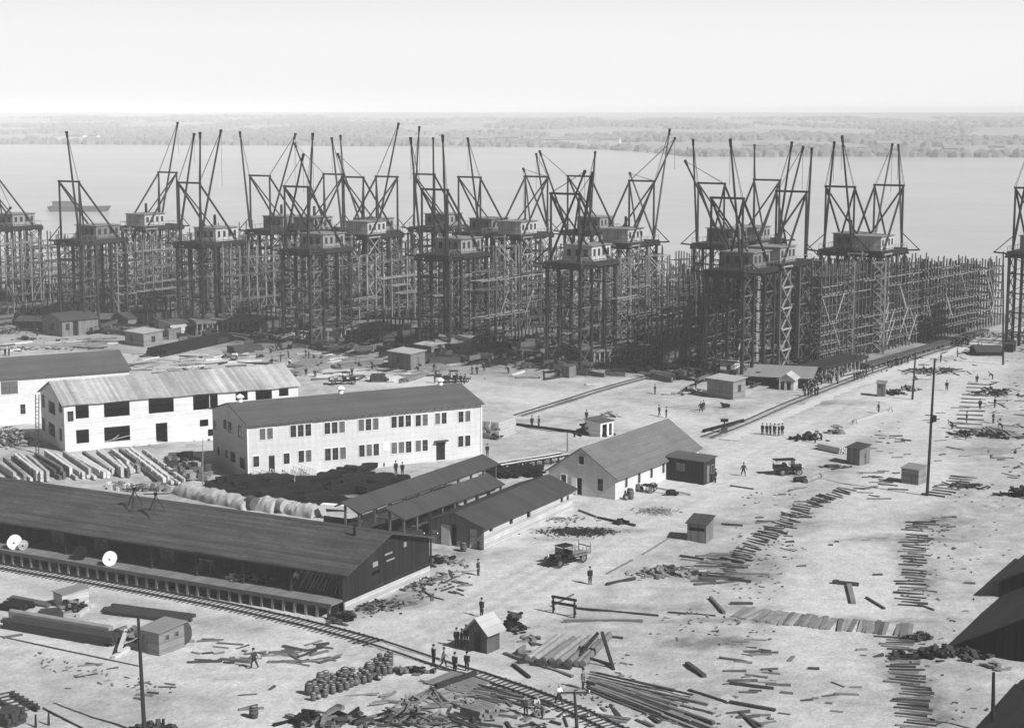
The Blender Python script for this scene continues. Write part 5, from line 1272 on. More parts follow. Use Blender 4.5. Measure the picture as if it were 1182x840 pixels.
# tripods on the long roof
for (x,y),lb in (((155,582),'left tripod of two standing on the ridge of the long board shed'),((180,588),'right tripod of two standing on the ridge of the long board shed')):
    g = G(x,y,e5+2.2); t = thing('tripod', lb, 'tripod', (g.x,g.y,e5+1.9))
    for i in range(3): a = i*2.09+.5; m = MB(); m.beam((1.0*math.cos(a),1.0*math.sin(a),0),(0,0,1.9),.09); m.build('leg', M['timber_dark'], t)
    m = MB(); m.beam((-1.3,0,2.0),(1.5,.2,2.05),.1); m.rbox((0,0,2.05),(.35,.3,.3)); m.build('head', M['iron'], t)
# ---- stacks of pale stone/timber beams behind the long shed
rr = random.Random(21)
def beam_rows(n, xs, ytop, ybot, dx, label, group, mts, stagger=3, w=.44, h=.46, lift=2):
    for i in range(n):
        x = xs[0]+(xs[1]-xs[0])*i/max(1,n-1)
        a = G(x+rr.uniform(-1,1), ytop+rr.uniform(-stagger,stagger)*.5); b = G(x+dx+rr.uniform(-2,2), ybot+rr.uniform(-stagger,stagger))
        c = (a+b)/2; d = b-a; L_ = d.length; t = m = MB(); k = rr.choice((1,2,2,3)) if lift > 1 else 1
        for j in range(k):
            seg = max(2,int(L_/3.2))
            for q in range(seg):
                p0 = a+d*(q/seg+.008); p1 = a+d*((q+1)/seg-.008); z = .35+j*h
                m.beam((p0.x-c.x,p0.y-c.y,z+rr.uniform(-.04,.04)),(p1.x-c.x,p1.y-c.y,z+rr.uniform(-.04,.04)),w*rr.uniform(.85,1),h*.94)
        o = m.build('stone_beam_stack', M[rr.choice(mts)]); o.location = (c.x,c.y,0); tag(o,label,'beam stack',group)
beam_rows(10,(-8,32),535,554,25,'pale beam stack in the slanting group at the far left behind the long shed','left group of beam stacks',('stone','timber_light','timber_mid'))
beam_rows(5,(36,48),534,552,30,'darker beam stack between the two left groups of pale stacks','dark beam stacks',('timber','timber_mid'))
beam_rows(10,(52,92),531,553,32,'pale beam stack in the second slanting group behind the long shed','second group of beam stacks',('stone','timber_light','stone'))
beam_rows(9,(96,124),530,549,26,'beam stack in the mixed middle group below the unfinished building','middle group of beam stacks',('timber_mid','timber_light','timber'))
beam_rows(7,(126,142),528,546,20,'short pale beam stack just left of the long white stacks','short beam stacks',('stone','timber_mid'))
beam_rows(7,(142,166),525,559,46,'long white beam stack in the group below the dark doorway','long white beam stacks',('stone','stone','timber_light'))
scatter(60,[(122,560),(190,561),(196,568),(128,566)],'short block in the row of blocks behind the long shed ridge','row of short blocks',(.5,1.0),(.4,.6),('stone','timber_mid','timber'),name='block',cat='block',h=(.4,.8),ang=80,spread=.2,seed=5)
scatter(70,[(186,530),(222,528),(245,556),(205,560)],'dark block in the jumble between the pale beams and the office building','dark block jumble',(.7,1.5),(.4,.7),('timber','timber_mid','plank_dark'),name='block',cat='block',h=(.3,.9),seed=6,lift=.7)
heap(10,512,240,4,4,2.5,('timber','timber_mid','hay'),'tangled dark brushwood heap at the left edge before the white building',name='brush_heap',cat='brush heap',kind='stuff',long=.7)
# canvas covered stacks
def tarp(x0, y0, x1, y1, wd, hg, label, seed):
    a = V2(G(x0,y0)); b = V2(G(x1,y1)); d = b-a; L_ = d.length; n = 70; k = 14; vs = []
    for i in range(n+1):
        for j in range(k+1):
            v = j/k; ang = math.pi*v; x = L_*i/n; end = min(1, i/2.5+.0, (n-i)/2.5)
            hh = hg*(.8+.25*noise.noise((x*.35,seed,0))); y = -math.cos(ang)*wd/2*(1+.2*noise.noise((x*.6,v*3,seed))); z = abs(math.sin(ang))**.7*hh*end+(.32*noise.noise((x*1.5,v*5,seed+3))+.14*noise.noise((x*4,v*9,seed)))*(1 if 0 < j < k else 0)
            vs.append((x,y,z))
    fs = [(i*(k+1)+j,(i+1)*(k+1)+j,(i+1)*(k+1)+j+1,i*(k+1)+j+1) for i in range(n) for j in range(k)]
    m = MB(); m.add(vs,fs); o = m.build('covered_stack', M['canvas'], None, True); o.location = (a.x,a.y,0); o.rotation_euler = (0,0,math.atan2(d.y,d.x)); tag(o,label,'covered stack')
tarp(208,568,293,588,3.0,1.6,'longest stack under pale canvas behind the roof of the long shed',1.0)
tarp(298,586,322,590,2.8,1.7,'middle canvas covered stack with a dark right end',5.0)
tarp(331,590,369,597,2.8,1.7,'right canvas covered stack nearest the open sheds',9.0)
for x,y,lb in ((292,588,'dark round drum showing at the end of the longest canvas stack'),(327,591,'pale round drum between the two right canvas stacks')):
    g = G(x,y); m = MB(); m.tube((0,-.8,.85),(0,.8,.85),.85,.85,20); o = m.build('drum', M['timber' if 'dark' in lb else 'timber_light']); o.location = (g.x,g.y,0); o.rotation_euler = (0,0,.6); tag(o,lb,'drum')
# dark iron stockpile
rr = random.Random(31); k = 0
for i in range(64):
    x = rr.uniform(252,470); lo_y = 548+(x-250)*.0 ; y = rr.uniform(556,588) if x < 400 else rr.uniform(548,572)
    if x > 400 and y > 588-(x-392)*.5: continue
    g = G(x,y); m = MB(); L_ = rr.uniform(3,6); nn = rr.randrange(3,7)
    for j in range(nn): m.rbox((rr.uniform(-.2,.2),(j%3-1)*.75+rr.uniform(-.1,.1),.25+(j//3)*.5),(L_*rr.uniform(.8,1),.65,.45),rr.uniform(-.06,.06))
    o = m.build('iron_stack', M['iron']); o.location = (g.x,g.y,gz(g.x,g.y)); o.rotation_euler = (0,0,.5+rr.gauss(0,.25)); tag(o,'dark iron stack in the black stockpile in front of the office building','iron stack','black iron stockpile')
for i in range(26):
    x = 572+rr.uniform(-6,50); y = 548+rr.uniform(-4,5)+(x-572)*-.06; g = G(x,y); m = MB()
    for j in range(5): m.rbox((rr.uniform(-.5,.5),rr.uniform(-.5,.5),.2+j*.14),(2.2,.6,.25),rr.uniform(0,3))
    o = m.build('iron_stack', M['iron']); o.location = (g.x,g.y,gz(g.x,g.y)); tag(o,'dark iron piece in the low black pile between the open sheds and the gabled building','iron stack','low black pile')
for i in range(12):
    x = 372+i*7.6; y = 556-i*2.2+rr.uniform(-1,1); g = G(x,y); m = MB()
    for j in range(6): m.rbox((rr.uniform(-.9,.9),rr.uniform(-.3,.3),.25+rr.uniform(0,.5)),(1.6,.7,.5),rr.uniform(-.5,.5))
    o = m.build('iron_stack', M['iron']); o.location = (g.x,g.y,gz(g.x,g.y)); tag(o,'low dark bundle in the line of bundles along the front of the office yard','iron stack','line of dark bundles')
# fence-like sawhorse row by the office, and white trough near canvas
board_between('trough',(372,599),(418,603),.9,.5,'white','long white trough beside the rear open shed','trough',lift=1.4)
a = G(372,604); b = G(420,606)
board_between('plank_wall',(374,606),(414,612),.15,1.2,'iron','dark low boarding below the long white trough','boarding')
# loading trestle between pile and gabled building (bright rails over dark sleepers)
t = track([V2(G(574,546)),V2(G(610,540)),V2(G(653,533))],'short raised trestle track left of the small gabled building',tie_mat='iron',rail_mat='timber_light',lift=1.1,rw=.2)
m = MB()
for i in range(10):
    p = V2(G(574,546)).lerp(V2(G(653,533)),i/9)-V2(t.location); m.beam((p.x,p.y,-.2),(p.x,p.y,1.1),.3)
m.build('trestle_leg', M['timber_dark'], t)
# ---- frames, posts, poles
def pole(px, py, top, label, r=.17, arms=(), cat='utility pole', name='utility_pole', mt='timber_dark', step=False):
    g = G(px,py); W_ = Plane(V2(g)-Vector((1,0)), V2(g)+Vector((1,0))); h = W_.hit(*top)[1]; xt = W_.hit(*top)[0]-1
    t = thing(name, label, cat, (g.x,g.y,gz(g.x,g.y)))
    m = MB(); m.tube((0,0,-.4),(xt,0,h),r,r*.6,10); m.build('pole', M[mt], t)
    for f_, w_ in arms:
        m = MB(); m.beam((xt*f_-w_/2,0,h*f_),(xt*f_+w_/2,0.1,h*f_),.12); m.build('crossarm', M[mt], t)
        for s in (-.45,.45): k = MB(); k.tube((xt*f_+w_*s,0,h*f_+.06),(xt*f_+w_*s,0,h*f_+.22),.06,.05,6); k.build('insulator', M['white'], t)
    return g, h, xt
PT = pole(1070,572,(1079,415),'tallest utility pole, standing alone on the sand at right',.21); k = None
pole(1053,461,(1057,407),'utility pole beside the sentry booth',.2); pole(1158,421,(1158,290),'far utility pole in front of the right edge derrick',.2)
PN = pole(167,846,(159.5,711),'nearest utility pole, rising beside the board hut with two windows',.19)
pole(1146,846,(1147,775),'short dark post near the bottom right corner',.2,name='post',cat='post')
pole(667,850,(663,798),'dark cross-armed pole rising from the bottom edge beside the track gang',.17,((.97,2.6),(.45,2.2)))
pole(605,662,(605,586),'thin pole between the long board shed and the board shed door',.12) if False else pole(497,655,(497.5,590),'slim pole standing behind the right end of the long board shed',.14,((.6,1.6),))
pole(655,521,(655,499),'short pale post standing on the sand behind the gabled building',.14,name='post',cat='post',mt='timber_mid')
pole(234,566,(234,506),'thin pale pole between the office building and the canvas stacks',.09,mt='timber_mid'); pole(110,372,(110.5,300),'slender white flagpole among the left derricks',.13,name='flagpole',cat='flagpole',mt='white')
for i,(x,y,xt,yt) in enumerate([(280,551,280,541),(415,600,415,560),(399,584,399,602)][:1]): pole(x,y,(xt,yt),'small stake before the office building handrails',.08,name='post',cat='post')
# electrical box and lamp on the tallest pole are parts of it
pp = bpy.data.objects['utility_pole']; m = MB(); m.rbox((PT[2]*.57+.35,-.1,PT[1]*.57),(.5,.4,.8)); m.build('switch_box', M['iron'], pp)
# overhead wires
def wire(p, q, label, sag=1.2):
    m = MB(); p = Vector(p); q = Vector(q); n = 14; pts = [p.lerp(q,i/n)-Vector((0,0,sag*4*(i/n)*(1-i/n))) for i in range(n+1)]
    for a,b in zip(pts,pts[1:]): m.tube(a,b,.012,.012,4,cap=False)
    tag(m.build('overhead_wire', M['iron']), label, 'wire')
def ptop(px, py, tx, ty): g = G(px,py); W_ = Plane(V2(g)-Vector((1,0)), V2(g)+Vector((1,0))); s_, h_ = W_.hit(tx,ty); return Vector((g.x+s_-1,g.y,h_))
wire(ptop(1070,572,1079,416), ptop(1053,461,1057,408), 'overhead wire running between the tallest pole and the pole by the sentry booth')
wire(ptop(1070,572,1079,418), ptop(1158,421,1158,292), 'overhead wire running from the tallest pole to the far pole')
# hitching frame
a = G(638.5,707); b = G(663,712); t = thing('hitching_frame','open timber frame of two posts and two rails standing on the sand','frame',(a.x,a.y,gz(a.x,a.y))); d = b-a
hf = Plane(a,b).hit(638.5,687.5)[1]
for p in (Vector((0,0,0)), d): m = MB(); m.beam((p.x,p.y,-.3),(p.x,p.y,hf),.2); m.beam((p.x+.2,p.y+1.2,-.1),(p.x,p.y,hf*.6),.1); m.build('post', M['timber_dark'], t)
for z in (hf,hf*.66): m = MB(); m.beam((-.15,0,z),(d.x+.2,d.y,z),.16,.24); m.build('rail', M['timber_dark'], t)
# little switch stand at the track end
g = G(836,499); t = thing('switch_stand','small dark switch stand with flat target where the right hand track begins','switch stand',(g.x,g.y,0)); m = MB(); m.tube((0,0,-.1),(0,0,1.9),.12,.1,8); m.build('stand', M['iron'], t); m = MB(); m.rbox((0,0,1.9),(1.2,.15,.5)); m.build('target', M['iron'], t); m = MB(); m.rbox((0,0,.35),(.9,.7,.8)); m.build('base', M['timber'], t)
# ---- left foreground scrap
def stack(px, py, ang, L_, W_, H_, mt, label, name='plank_stack', cat='plank stack', layers=3, per=5):
    g = G(px,py); m = MB()
    for l in range(layers):
        for i in range(per): m.rbox((R.uniform(-.25,.25),-W_/2+W_*(i+.5)/per,H_*(l+.5)/layers+.02),(L_*R.uniform(.9,1.02),W_/per*.93,H_/layers*.92),R.uniform(-.012,.012))
    o = m.build(name, M[mt]); o.location = (g.x,g.y,gz(g.x,g.y)); o.rotation_euler = (0,0,math.radians(ang)); return tag(o,label,cat)
def ang_px(a, b): p = G(*a); q = G(*b); return math.degrees(math.atan2(q.y-p.y,q.x-p.x)), (q-p).length
def stack_px(a, b, W_, H_, mt, label, **k):
    an, L_ = ang_px(a,b); stack((a[0]+b[0])/2,(a[1]+b[1])/2,an,L_,W_,H_,mt,label,**k)
stack_px((6,722),(134,744),1.8,.9,'plank_dark','long dark stack of timbers lying left of the two-windowed board hut',per=4)
stack_px((10,716),(130,736),.8,1.1,'timber_mid','narrow paler timber stack behind the long dark one',per=2)
stack_px((122,704),(222,717),2.6,.35,'plank_dark','flat dark raft of boards behind the two-windowed board hut',layers=1,per=6)
stack_px((46,712),(72,710),2.6,.5,'plank_dark','small dark square raft of boards left of the long raft',layers=2,per=5)
stack_px((6,700),(32,704),2.4,.6,'iron','dark grating of bars near the left edge')
stack_px((10,690),(60,700),1.2,.2,'plank','grey boards lying before the open-topped board hut',layers=1,per=3)
stack_px((512,795),(548,780),4.6,.12,'plank','wide flat panel of boards lying beside the railway track',name='timber_mat',cat='timber mat',layers=1,per=7)
stack_px((542,822),(566,829),2.4,.8,'plank','raised pallet of boards right of the scrap timber',per=6)
board_between('timber_baulk',(503,797),(549,781),.35,.35,'plank_dark','dark baulk lying along the near edge of the flat board panel','timber',lift=.25)
board_between('timber_baulk',(131,760),(150,748),.4,.3,'timber_light','pale baulk slanting to the foot of the nearest pole','timber'); board_between('timber_baulk',(138,757),(146,733),.35,.3,'timber_light','pale baulk leaning up against the long dark stack','timber',lift=.4)
board_between('timber_baulk',(90,712),(107,699),.4,.35,'timber_light','pale baulk right of the small square raft','timber')
g = G(18,815); t = thing('hand_car','dark skeletal rail truck frame lying on the sand at lower left','frame',(g.x,g.y,.1),-.85)
for s in (-.8,.8): m = MB(); m.beam((-2.6,s,.2),(2.6,s,.25),.3,.3); m.build('side_beam', M['plank_dark'], t)
for i in range(6): m = MB(); m.beam((-2.2+i*.85,-1,.45),(-2.2+i*.85,1,.45),.16,.1); m.build('crossbar', M['plank_dark'], t)
stack_px((2,833),(20,838),2,1.2,'plank_dark','dark boards piled in the bottom left corner')
for i,(x,y) in enumerate([(41,838),(56,836)]): pole(x,y,(x,y-15),'short dark post %s from the left in the bottom left corner' % _o[i],.12,name='post',cat='post')
board_between('pipe',(50,818),(102,842),.15,.15,'plank_dark','thin pipe lying in the bottom left corner','pipe',round_=True)
heap(85,702,26,2,1.2,.8,('iron','plank_dark','plank'),'dark scrap heap against the open-topped board hut'); heap(150,735,40,2.2,1.4,.9,('plank','plank_dark','timber_mid'),'jumble of offcuts between the long stack and the board hut')
heap(206,740,20,1.2,.8,.5,('plank','timber_mid'),'low offcuts at the right corner of the two-windowed board hut'); heap(178,840,20,1.6,.8,.4,('plank_dark','iron'),'dark weeds and scraps round the foot of the nearest pole',name='weed_clump',cat='weeds')
g = G(208,743); m = MB(); m.tube((0,-.6,1.1),(0,.6,1.1),1.1,1.1,20); o = m.build('boiler_drum', M['steel']); o.location = (g.x,g.y,0); o.rotation_euler = (0,0,.2); tag(o,'dark round drum leaning at the right side of the two-windowed board hut','drum')
heap(592,727,40,1.2,1.1,1.7,('iron','plank_dark'),'dark rounded heap of coal-like scrap right of the guard hut'); heap(612,738,12,1.2,1.8,.25,('plank','plank_dark'),'loose scraps right of the dark heap by the guard hut'); heap(603,756,7,.7,.6,.6,('iron','timber_mid'),'small scrap pile just above the rails right of the guard hut')
board_between('timber_baulk',(582,755),(661,781),.3,.25,'plank','long timber lying along the upper side of the railway track','timber'); board_between('timber_baulk',(592,768),(611,782),.3,.25,'plank_dark','short dark timber slanting below the long trackside timber','timber')
heap(492,815,60,5.5,5.5,.35,('plank','plank_dark','timber_mid'),'wide loose heap of broken timber left of the raised pallet',long=2.4,seed=2); heap(465,832,34,4.5,3,.4,('plank','plank_dark','iron'),'heap of dark broken boards at the bottom edge right of the barrels',long=1.8,seed=3)
heap(385,832,45,3.6,2.6,.7,('iron','plank_dark','plank'),'dark scrap heap at the bottom edge below the barrels',long=1.4); heap(355,834,30,1.0,1.0,1.0,('iron',),'small black heap at the bottom edge left of the scrap'); heap(520,838,34,4,2.5,.5,('plank_dark','plank'),'tangle of boards on the bottom edge below the pallet',long=2,seed=5)
heap(475,776,26,2.5,.9,.4,('iron','plank'),'low dark scrap behind the flat board panel')
scatter(26,[(545,790),(590,800),(585,815),(530,800)],'dark board in the loose slanting bundle between panel and track','slanting bundle of boards',(2,6),(.15,.3),ang=-38,spread=.15,seed=9)
scatter(40,[(580,800),(640,815),(690,845),(560,845)],'scrap of wood strewn on the sand beside the track gang','wood strewn by the track gang',(.6,2),(.12,.3),seed=10)
heap(775,662,50,2.6,2.0,.8,('plank','plank_dark','timber_mid'),'heap of broken boards at the roadside below the tool shed',long=1.5); heap(752,664,26,1.6,2.2,.7,('plank','timber_mid'),'smaller pale end of the roadside board heap',seed=4)
scatter(30,[(820,640),(865,635),(870,672),(800,675)],'grey plank in the loose layer left of the curving tie row','planks left of the tie row',(2,5),(.2,.35),ang=-4,spread=.18,seed=11)
heap(1090,757,70,4.6,1.5,.8,('iron','plank_dark'),'black rubble strip running into the nearest dark shed',seed=7); heap(1062,737,22,1.2,1.2,.5,('iron','plank_dark'),'black rubble at the left tip of the rubble strip',seed=8)
heap(1148,771,16,1,1,.5,('plank',),'loose brush at the head of the short dark post',seed=9)
scatter(26,[(842,735),(900,738),(900,840),(850,830)],'short dark offcut in the loose column right of the fan of boards','offcuts right of the fan',(.8,3),(.15,.3),ang=-5,spread=.3,seed=12)
# right-hand upper field
for q,n,lb,gr,sd in (([(1010,500),(1050,505),(1050,530),(1000,530)],14,'thin plank scattered above the small box-like shed','planks above the box-like shed',13),
  ([(990,540),(1040,545),(1035,580),(985,575)],20,'plank lying in the field between the plank shack and the box-like shed','planks between shacks',14),
  ([(1070,480),(1110,470),(1120,530),(1080,535)],18,'plank lying between the two right hand poles and the board column','planks right of the poles',15),
  ([(1140,440),(1182,440),(1182,560),(1140,540)],40,'dark timber scattered near the upper right edge','timbers at the upper right edge',16),
  ([(1060,400),(1130,398),(1140,430),(1050,440)],40,'plank strewn on the sand near the far pole','planks near the far pole',17),
  ([(905,560),(960,575),(930,600),(850,630)],22,'weathered plank left of the curving tie row below the short pipes','planks below the short pipes',18),
  ([(1050,595),(1120,595),(1110,615),(1045,615)],16,'dark plank lying across the top of the upper straight tie row','planks at the upper tie row',19),
  ([(880,600),(1000,600),(1040,700),(900,690)],10,'small stick lying on the smooth sand between the tie rows','sticks between the tie rows',20),
  ([(880,740),(1020,745),(1020,835),(890,830)],14,'small stick on the wide sand at lower right','sticks on the lower right sand',21),
  ([(60,760),(330,790),(300,830),(40,800)],16,'small scrap on the open sand at lower left','scraps on the lower left sand',22),
  ([(215,735),(330,745),(330,765),(230,765)],22,'scrap of board on the sand right of the two-windowed board hut','scraps right of the board hut',23),
  ([(320,745),(385,740),(380,765),(325,768)],26,'board end in the sparse scatter below the right end of the platform','scatter below the platform end',24),
  ([(500,640),(545,655),(540,690),(430,705)],40,'brick-sized scrap in the dark patch beyond the end of the loading platform','scraps beyond the platform end',25)):
    scatter(n,q,lb,gr,(.6,3.2) if n > 16 else (.5,2),(.15,.35),seed=sd,ang=None if n in (26,40) else 0,spread=.35)
heap(425,700,140,3.0,3.0,.2,('iron','plank_dark','plank'),'dark rubble on the sand off the right end of the loading platform',long=.4); heap(470,672,160,4.5,3.2,.2,('plank_dark','plank','iron'),'dark rubble below the gable of the long board shed',long=.4,seed=2)
heap(398,716,34,1.4,1.4,.9,('iron','plank_dark'),'dark heap at the corner of the loading platform',seed=3); heap(508,648,36,2,1.4,.7,('iron','plank'),'scrap heap at the rear corner of the long board shed',seed=4)
for i,(x,y) in enumerate([(410,700),(425,690),(446,682),(463,672),(484,664)]): pole(x,y,(x,y-10),'stubby dark post %s from the left along the gable wall of the long board shed' % _o[i],.16,name='post',cat='post')
def field_stack(px, py, w, h, mt, lb, ang=0, L_=None): stack(px,py,ang,L_ or w*1.6,w,h,mt,lb,per=4)
heap(1028,455,26,2.2,1.2,1.0,('iron','plank_dark'),'dark heap tight against the sentry booth'); heap(1050,450,26,2,1.2,.9,('iron','plank'),'dark heap behind the pole beside the sentry booth'); heap(1075,430,70,8,3,1.0,('plank_dark','plank','iron'),'long untidy heap of timber between the far poles',long=1.8)
heap(930,507,40,2.6,1.2,1.0,('iron','plank_dark'),'black heap on the road edge left of the plank shack'); heap(965,500,22,1.4,1.2,1.3,('timber_mid','plank'),'taller pale-topped heap behind the plank shack'); stack_px((946,518),(974,524),1.4,.9,'timber_light','pale stacked timber left of the plank shack')
heap(963,540,20,2.2,1,.4,('plank_dark',),'low dark boards at the foot of the plank shack'); heap(1142,503,60,6,4,1.0,('iron','plank_dark','plank'),'dark scattered heap at the right edge below the board column',long=1.6); heap(1112,562,26,3,1.8,.4,('plank_dark',),'dark boards piled right of the tallest pole foot',long=2)
heap(1175,572,40,3,1.6,1.2,('iron','plank_dark'),'black heap at the right edge level with the tallest pole foot'); heap(1150,455,60,5,4,1.1,('plank_dark','iron','canvas'),'untidy heap with a white scrap near the upper right edge',long=1.5); heap(1165,390,60,9,4,1,('iron','plank_dark'),'dark far heap beside the distant shed',long=2)
# low mounds and weeds beside the road
heap(668,614,900,4.2,2.2,.15,('plank_dark','iron'),'dark weedy strip beside the road above the parked truck',name='weeds',cat='weeds',kind='stuff',long=.22); heap(757,590,300,2.6,1.8,.15,('timber_mid','plank'),'thin weeds beside the gabled building',name='weeds',cat='weeds',kind='stuff',long=.2,seed=3); heap(718,604,14,1,.6,.5,('iron','plank'),'small dark heap at the roadside below the cart')
heap(640,600,50,4.2,1.4,.2,('timber_mid','plank'),'loose rubble along the pale side wall of the board shed',long=.4,seed=5)
heap(684,501,90,2.8,1.6,2.2,('iron','plank_dark'),'big dark heap of scrap behind the small gabled building',long=1.1); heap(703,481,20,1.6,1,.8,('canvas','timber_mid'),'pale boards beyond the big dark heap',long=1.2,seed=2)
stack_px((561,506),(581,499),4.5,2.6,'timber_light','stepped stack of pale lumber at the right end of the white office building',layers=6,per=6); heap(574,507,14,.8,.5,1.2,('iron','plank_dark'),'dark lumps against the stepped pale lumber stack')
# ---- lumber yard beyond the white buildings
def yard(a, b, W_, H_, mt, lb, **k): stack_px(a, b, W_, H_, mt, lb, **k)
yard((182,411),(305,384),3.4,1.8,'iron','very long black stack of steel running up to the timber platform'); yard((222,396),(268,389),2.6,1.3,'steel','shorter dark steel stack left of the long black stack')
yard((265,408),(300,405),4,1.4,'plank_dark','dark plate pile beside the man in a white shirt'); yard((290,402),(330,400),3,.8,'plank','grey boards right of the dark plate pile'); yard((330,395),(358,392),4,1.6,'timber_light','pale sawn boards stacked before the platform',per=8)
yard((375,398),(400,392),6,3,'timber_light','big pale sawn lumber stack beneath the front derrick',layers=7,per=9); yard((335,380),(352,377),4,1.8,'timber_light','small pale lumber stack at the platform end')
yard((336,434),(375,424),3,.9,'timber_mid','grey beams lying behind the unfinished building roof'); yard((343,425),(372,417),4,.7,'plank','dark spaced timbers behind the unfinished building roof',per=3); yard((385,425),(440,418),3,.6,'plank','long grey boards left of the dark yard hut')
yard((428,440),(444,440),2.2,1.3,'plank_dark','dark crate-like stack beyond the office roof'); yard((446,440),(462,439),2.4,.8,'timber_light','pale boards beside the dark crate-like stack'); yard((466,441),(492,433),1.6,.6,'plank','thin boards below the dark yard hut')
yard((490,421),(546,415),3.6,1.2,'plank_dark','long dark timbers in front of the yard office hut'); yard((545,410),(616,402),4,1.6,'iron','black plates stacked right of the yard office hut'); yard((556,416),(622,407),3,1.0,'steel','rusty plates lying before the black plates'); yard((478,427),(512,424),3,.7,'plank','grey boards between the yard huts')
yard((300,412),(352,405),2.5,.6,'timber_mid','low grey boards in the middle of the left yard'); yard((268,392),(330,385),2,.5,'plank','scattered rails along the foot of the timber platform'); yard((175,441),(196,441),3,1.6,'boards_mid' if False else 'plank_dark','dark boxy stack behind the ridge of the unfinished building')
heap(200,440,26,3,1.2,1.2,('iron','timber_mid','canvas'),'odds and ends behind the ridge of the unfinished building'); heap(262,413,14,1.2,1,1.2,('timber_mid','plank'),'small heap behind the ridge by the man in a white shirt')
heap(30,403,60,9,2,.5,('canvas','timber_light','plank'),'pale litter beyond the roof of the far left building',long=1.6); heap(28,392,30,3,2,.8,('plank','iron'),'dark bits left of the workshop huts'); heap(110,395,20,3,1,.3,('plank',),'low boards right of the workshop huts'); heap(10,385,40,4,2,1.4,('plank_dark','plank'),'dark pile at the left edge by the workshop huts')
heap(560,396,120,10,4,1.6,('iron','plank_dark','timber'),'dark clutter beneath the derricks right of the yard office',long=2.2); heap(610,400,120,8,4,1.5,('iron','plank_dark'),'black clutter at the derrick feet left of the way hut',long=2); heap(330,384,90,9,3,1.4,('plank','timber_mid','iron'),'grey clutter before the long timber platform',long=1.8); heap(440,392,90,11,2.5,1.2,('plank','timber_light','plank_dark'),'mixed timber beside the raised platform behind the yard huts',long=1.8)
heap(745,428,60,4,2,1.4,('plank_dark','plank'),'dark brushy heap at the right end of the way-head platform',long=1.5); heap(862,425,50,6,2,1.0,('iron','plank_dark'),'dark clutter behind the white hut',long=1.8); heap(838,470,10,.8,.6,.8,('iron',),'black box-like lump in front of the large dark hut')
heap(800,452,24,2.4,1,.8,('plank_dark','iron'),'dark bits left of the large dark hut'); heap(785,456,14,2,1,.5,('plank','canvas'),'pale bits on the sand left of the large dark hut')
for q,n,lb,gr,sd in (([(150,405),(330,400),(340,440),(160,430)],95,'board lying in the left lumber yard','boards of the left yard',30),([(340,400),(480,395),(540,445),(370,440)],120,'board lying in the middle lumber yard','boards of the middle yard',31),
   ([(0,395),(140,390),(160,402),(0,406)],30,'board lying in front of the left workshop huts','boards by the workshop huts',32),([(560,425),(700,430),(700,445),(560,440)],6,'stick on the open sand beyond the office building','sticks on the open sand',33),([(870,420),(1000,425),(990,440),(850,445)],10,'board lying by the track near the long low shed','boards by the long low shed',34)):
    scatter(n,q,lb,gr,(1.5,7),(.2,.6),('plank','plank_dark','timber_light','timber_mid'),seed=sd,ang=35,spread=.5,h=(.1,.4))
heap(872,444,46,5,1.2,1.5,('iron','plank_dark'),'dark goods crammed in front of the long low shed',long=1.1); heap(700,418,60,6,2,1.2,('iron','plank_dark'),'dark clutter under the raised way-head platform',long=1.6)
# fine wood chips that nobody could count
m = MB(); rr = random.Random(77)
Zn = [((420,690),(540,650),(560,690),(420,730),500),((350,740),(700,800),(720,840),(330,840),900),((700,680),(900,640),(900,840),(700,840),500),((840,560),(1100,590),(1060,730),(850,720),700),((0,690),(220,730),(200,800),(0,780),500),
      ((1050,400),(1182,400),(1182,560),(1060,560),700),((150,400),(560,400),(560,450),(160,440),800),((980,480),(1182,500),(1182,840),(980,840),500),((600,600),(760,580),(740,640),(560,660),250)]
for a,b,c,d,n in Zn:
    A_,B_,C_,D_ = G(*a),G(*b),G(*c),G(*d)
    for i in range(int(n*.6)):
        u, v = rr.random(), rr.random(); p = (A_*(1-u)+B_*u)*(1-v)+(D_*(1-u)+C_*u)*v
        if noise.noise((p.x*.12,p.y*.12,4.4)) < -.05 or flatness(Vector((p.x,p.y))) > .6: continue
        m.rbox((p.x,p.y,gz(p.x,p.y)+.05),(rr.uniform(.12,.6),rr.uniform(.06,.2),rr.uniform(.05,.14)),rr.uniform(0,3.14),rr.randrange(3),rr.uniform(-.3,.3))
tag(m.build('wood_chips', [M['plank'],M['plank_dark'],M['timber_mid']]), 'wood chips strewn over the sand', kind='stuff')
# ---- barge out on the river at left
g = G(60,244,-1.8); b_ = G(122,244,-1.8); t = thing('barge','faint long barge lying out on the river beyond the left derricks','barge',(g.x,g.y,-1.8)); L_ = b_.x-g.x
m = MB(); m.prism([Vector((0,-4,-.5)),Vector((L_,-4,-.5)),Vector((L_+2,-4,2.6)),Vector((-1.5,-4,2.6))],(0,0,0),(0,8,0)); m.build('hull', M['timber'], t); m = MB(); m.box(1,-3,2.6,L_*.4,3,5.0); m.build('deck_house', M['timber_mid'], t); m = MB(); m.box(.5,-3.4,5.0,L_*.4+.5,3.4,5.2); m.build('roof', M['roof_flat'], t)
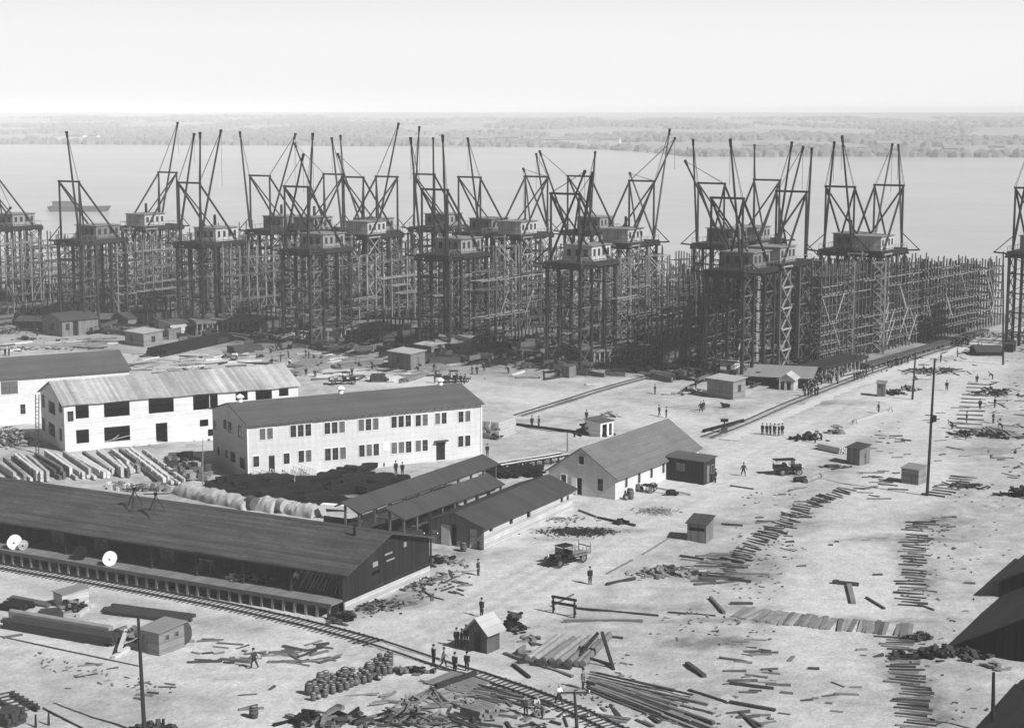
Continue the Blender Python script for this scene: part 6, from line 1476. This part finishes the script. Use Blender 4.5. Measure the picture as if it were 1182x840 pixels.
# ================================================================ air, light, camera
hm = bpy.data.materials.new('haze'); hm.use_nodes = True; nt = hm.node_tree; nt.nodes.clear()
out = nt.nodes.new('ShaderNodeOutputMaterial'); pv = nt.nodes.new('ShaderNodeVolumePrincipled')
pv.inputs['Color'].default_value = (.99,.99,.99,1); pv.inputs['Density'].default_value = HAZE; pv.inputs['Anisotropy'].default_value = -.35
nt.links.new(pv.outputs[0], out.inputs['Volume'])
m = MB(); m.box(-8000,-250,-6,8000,9000,60)
tag(m.build('haze', hm), 'pale haze over the river', None, kind='stuff')
wd = bpy.data.worlds.new('World'); S.world = wd; wd.use_nodes = True; nt = wd.node_tree
sky = nt.nodes.new('ShaderNodeTexSky'); sky.sky_type = 'NISHITA'; sky.sun_disc = False
SUN_AZ = math.atan2(.78, -.62); SUN_EL = math.radians(40)
sky.sun_elevation = SUN_EL; sky.sun_rotation = SUN_AZ; sky.dust_density = 4; sky.air_density = 1.6
bw = nt.nodes.new('ShaderNodeSeparateColor'); nt.links.new(sky.outputs[0], bw.inputs[0])   # blue-sensitive film: only the sky's blue light is recorded
# milky summer haze low over the horizon, added to the clear sky
tcw = nt.nodes.new('ShaderNodeTexCoord'); sp = nt.nodes.new('ShaderNodeSeparateXYZ'); nt.links.new(tcw.outputs['Generated'], sp.inputs[0])
def wm_(op, a, b_=None):
    n = nt.nodes.new('ShaderNodeMath'); n.operation = op
    for i, x in enumerate((a, b_)):
        if x is None: continue
        if isinstance(x, (int,float)): n.inputs[i].default_value = x
        else: nt.links.new(x, n.inputs[i])
    return n.outputs[0]
el = wm_('MAXIMUM', sp.outputs[2], 0.0)
hz_ = wm_('MULTIPLY', wm_('EXPONENT', wm_('MULTIPLY', wm_('POWER', el, 4.0), -1/(.11**4))), SKYH)
bg = nt.nodes['Background']; nt.links.new(wm_('ADD', wm_('MULTIPLY', bw.outputs[2], SKYB), hz_), bg.inputs[0]); bg.inputs[1].default_value = SKY
ld = bpy.data.lights.new('sun', 'SUN'); ld.energy = SUNE; ld.angle = math.radians(.5); ld.color = (1,1,1)
lo = bpy.data.objects.new('sun', ld); COL.objects.link(lo)
dvec = Vector((math.sin(SUN_AZ)*math.cos(SUN_EL), math.cos(SUN_AZ)*math.cos(SUN_EL), math.sin(SUN_EL)))
lo.rotation_euler = dvec.to_track_quat('Z','Y').to_euler(); lo.location = (60,60,120)
cd = bpy.data.cameras.new('camera'); cam = bpy.data.objects.new('camera', cd); COL.objects.link(cam)
cam.location = (0,0,H); cam.rotation_euler = (math.pi/2-PITCH,0,0); cd.sensor_width = 36; cd.lens = 36*F/1182
cd.clip_start = .5; cd.clip_end = 30000; S.camera = cam
S.view_settings.view_transform = 'Standard'; S.view_settings.look = 'None'; S.view_settings.gamma = 1
S.view_settings.exposure = EXPO
S.cycles.volume_bounces = 1; S.cycles.max_bounces = 6; S.cycles.diffuse_bounces = 3
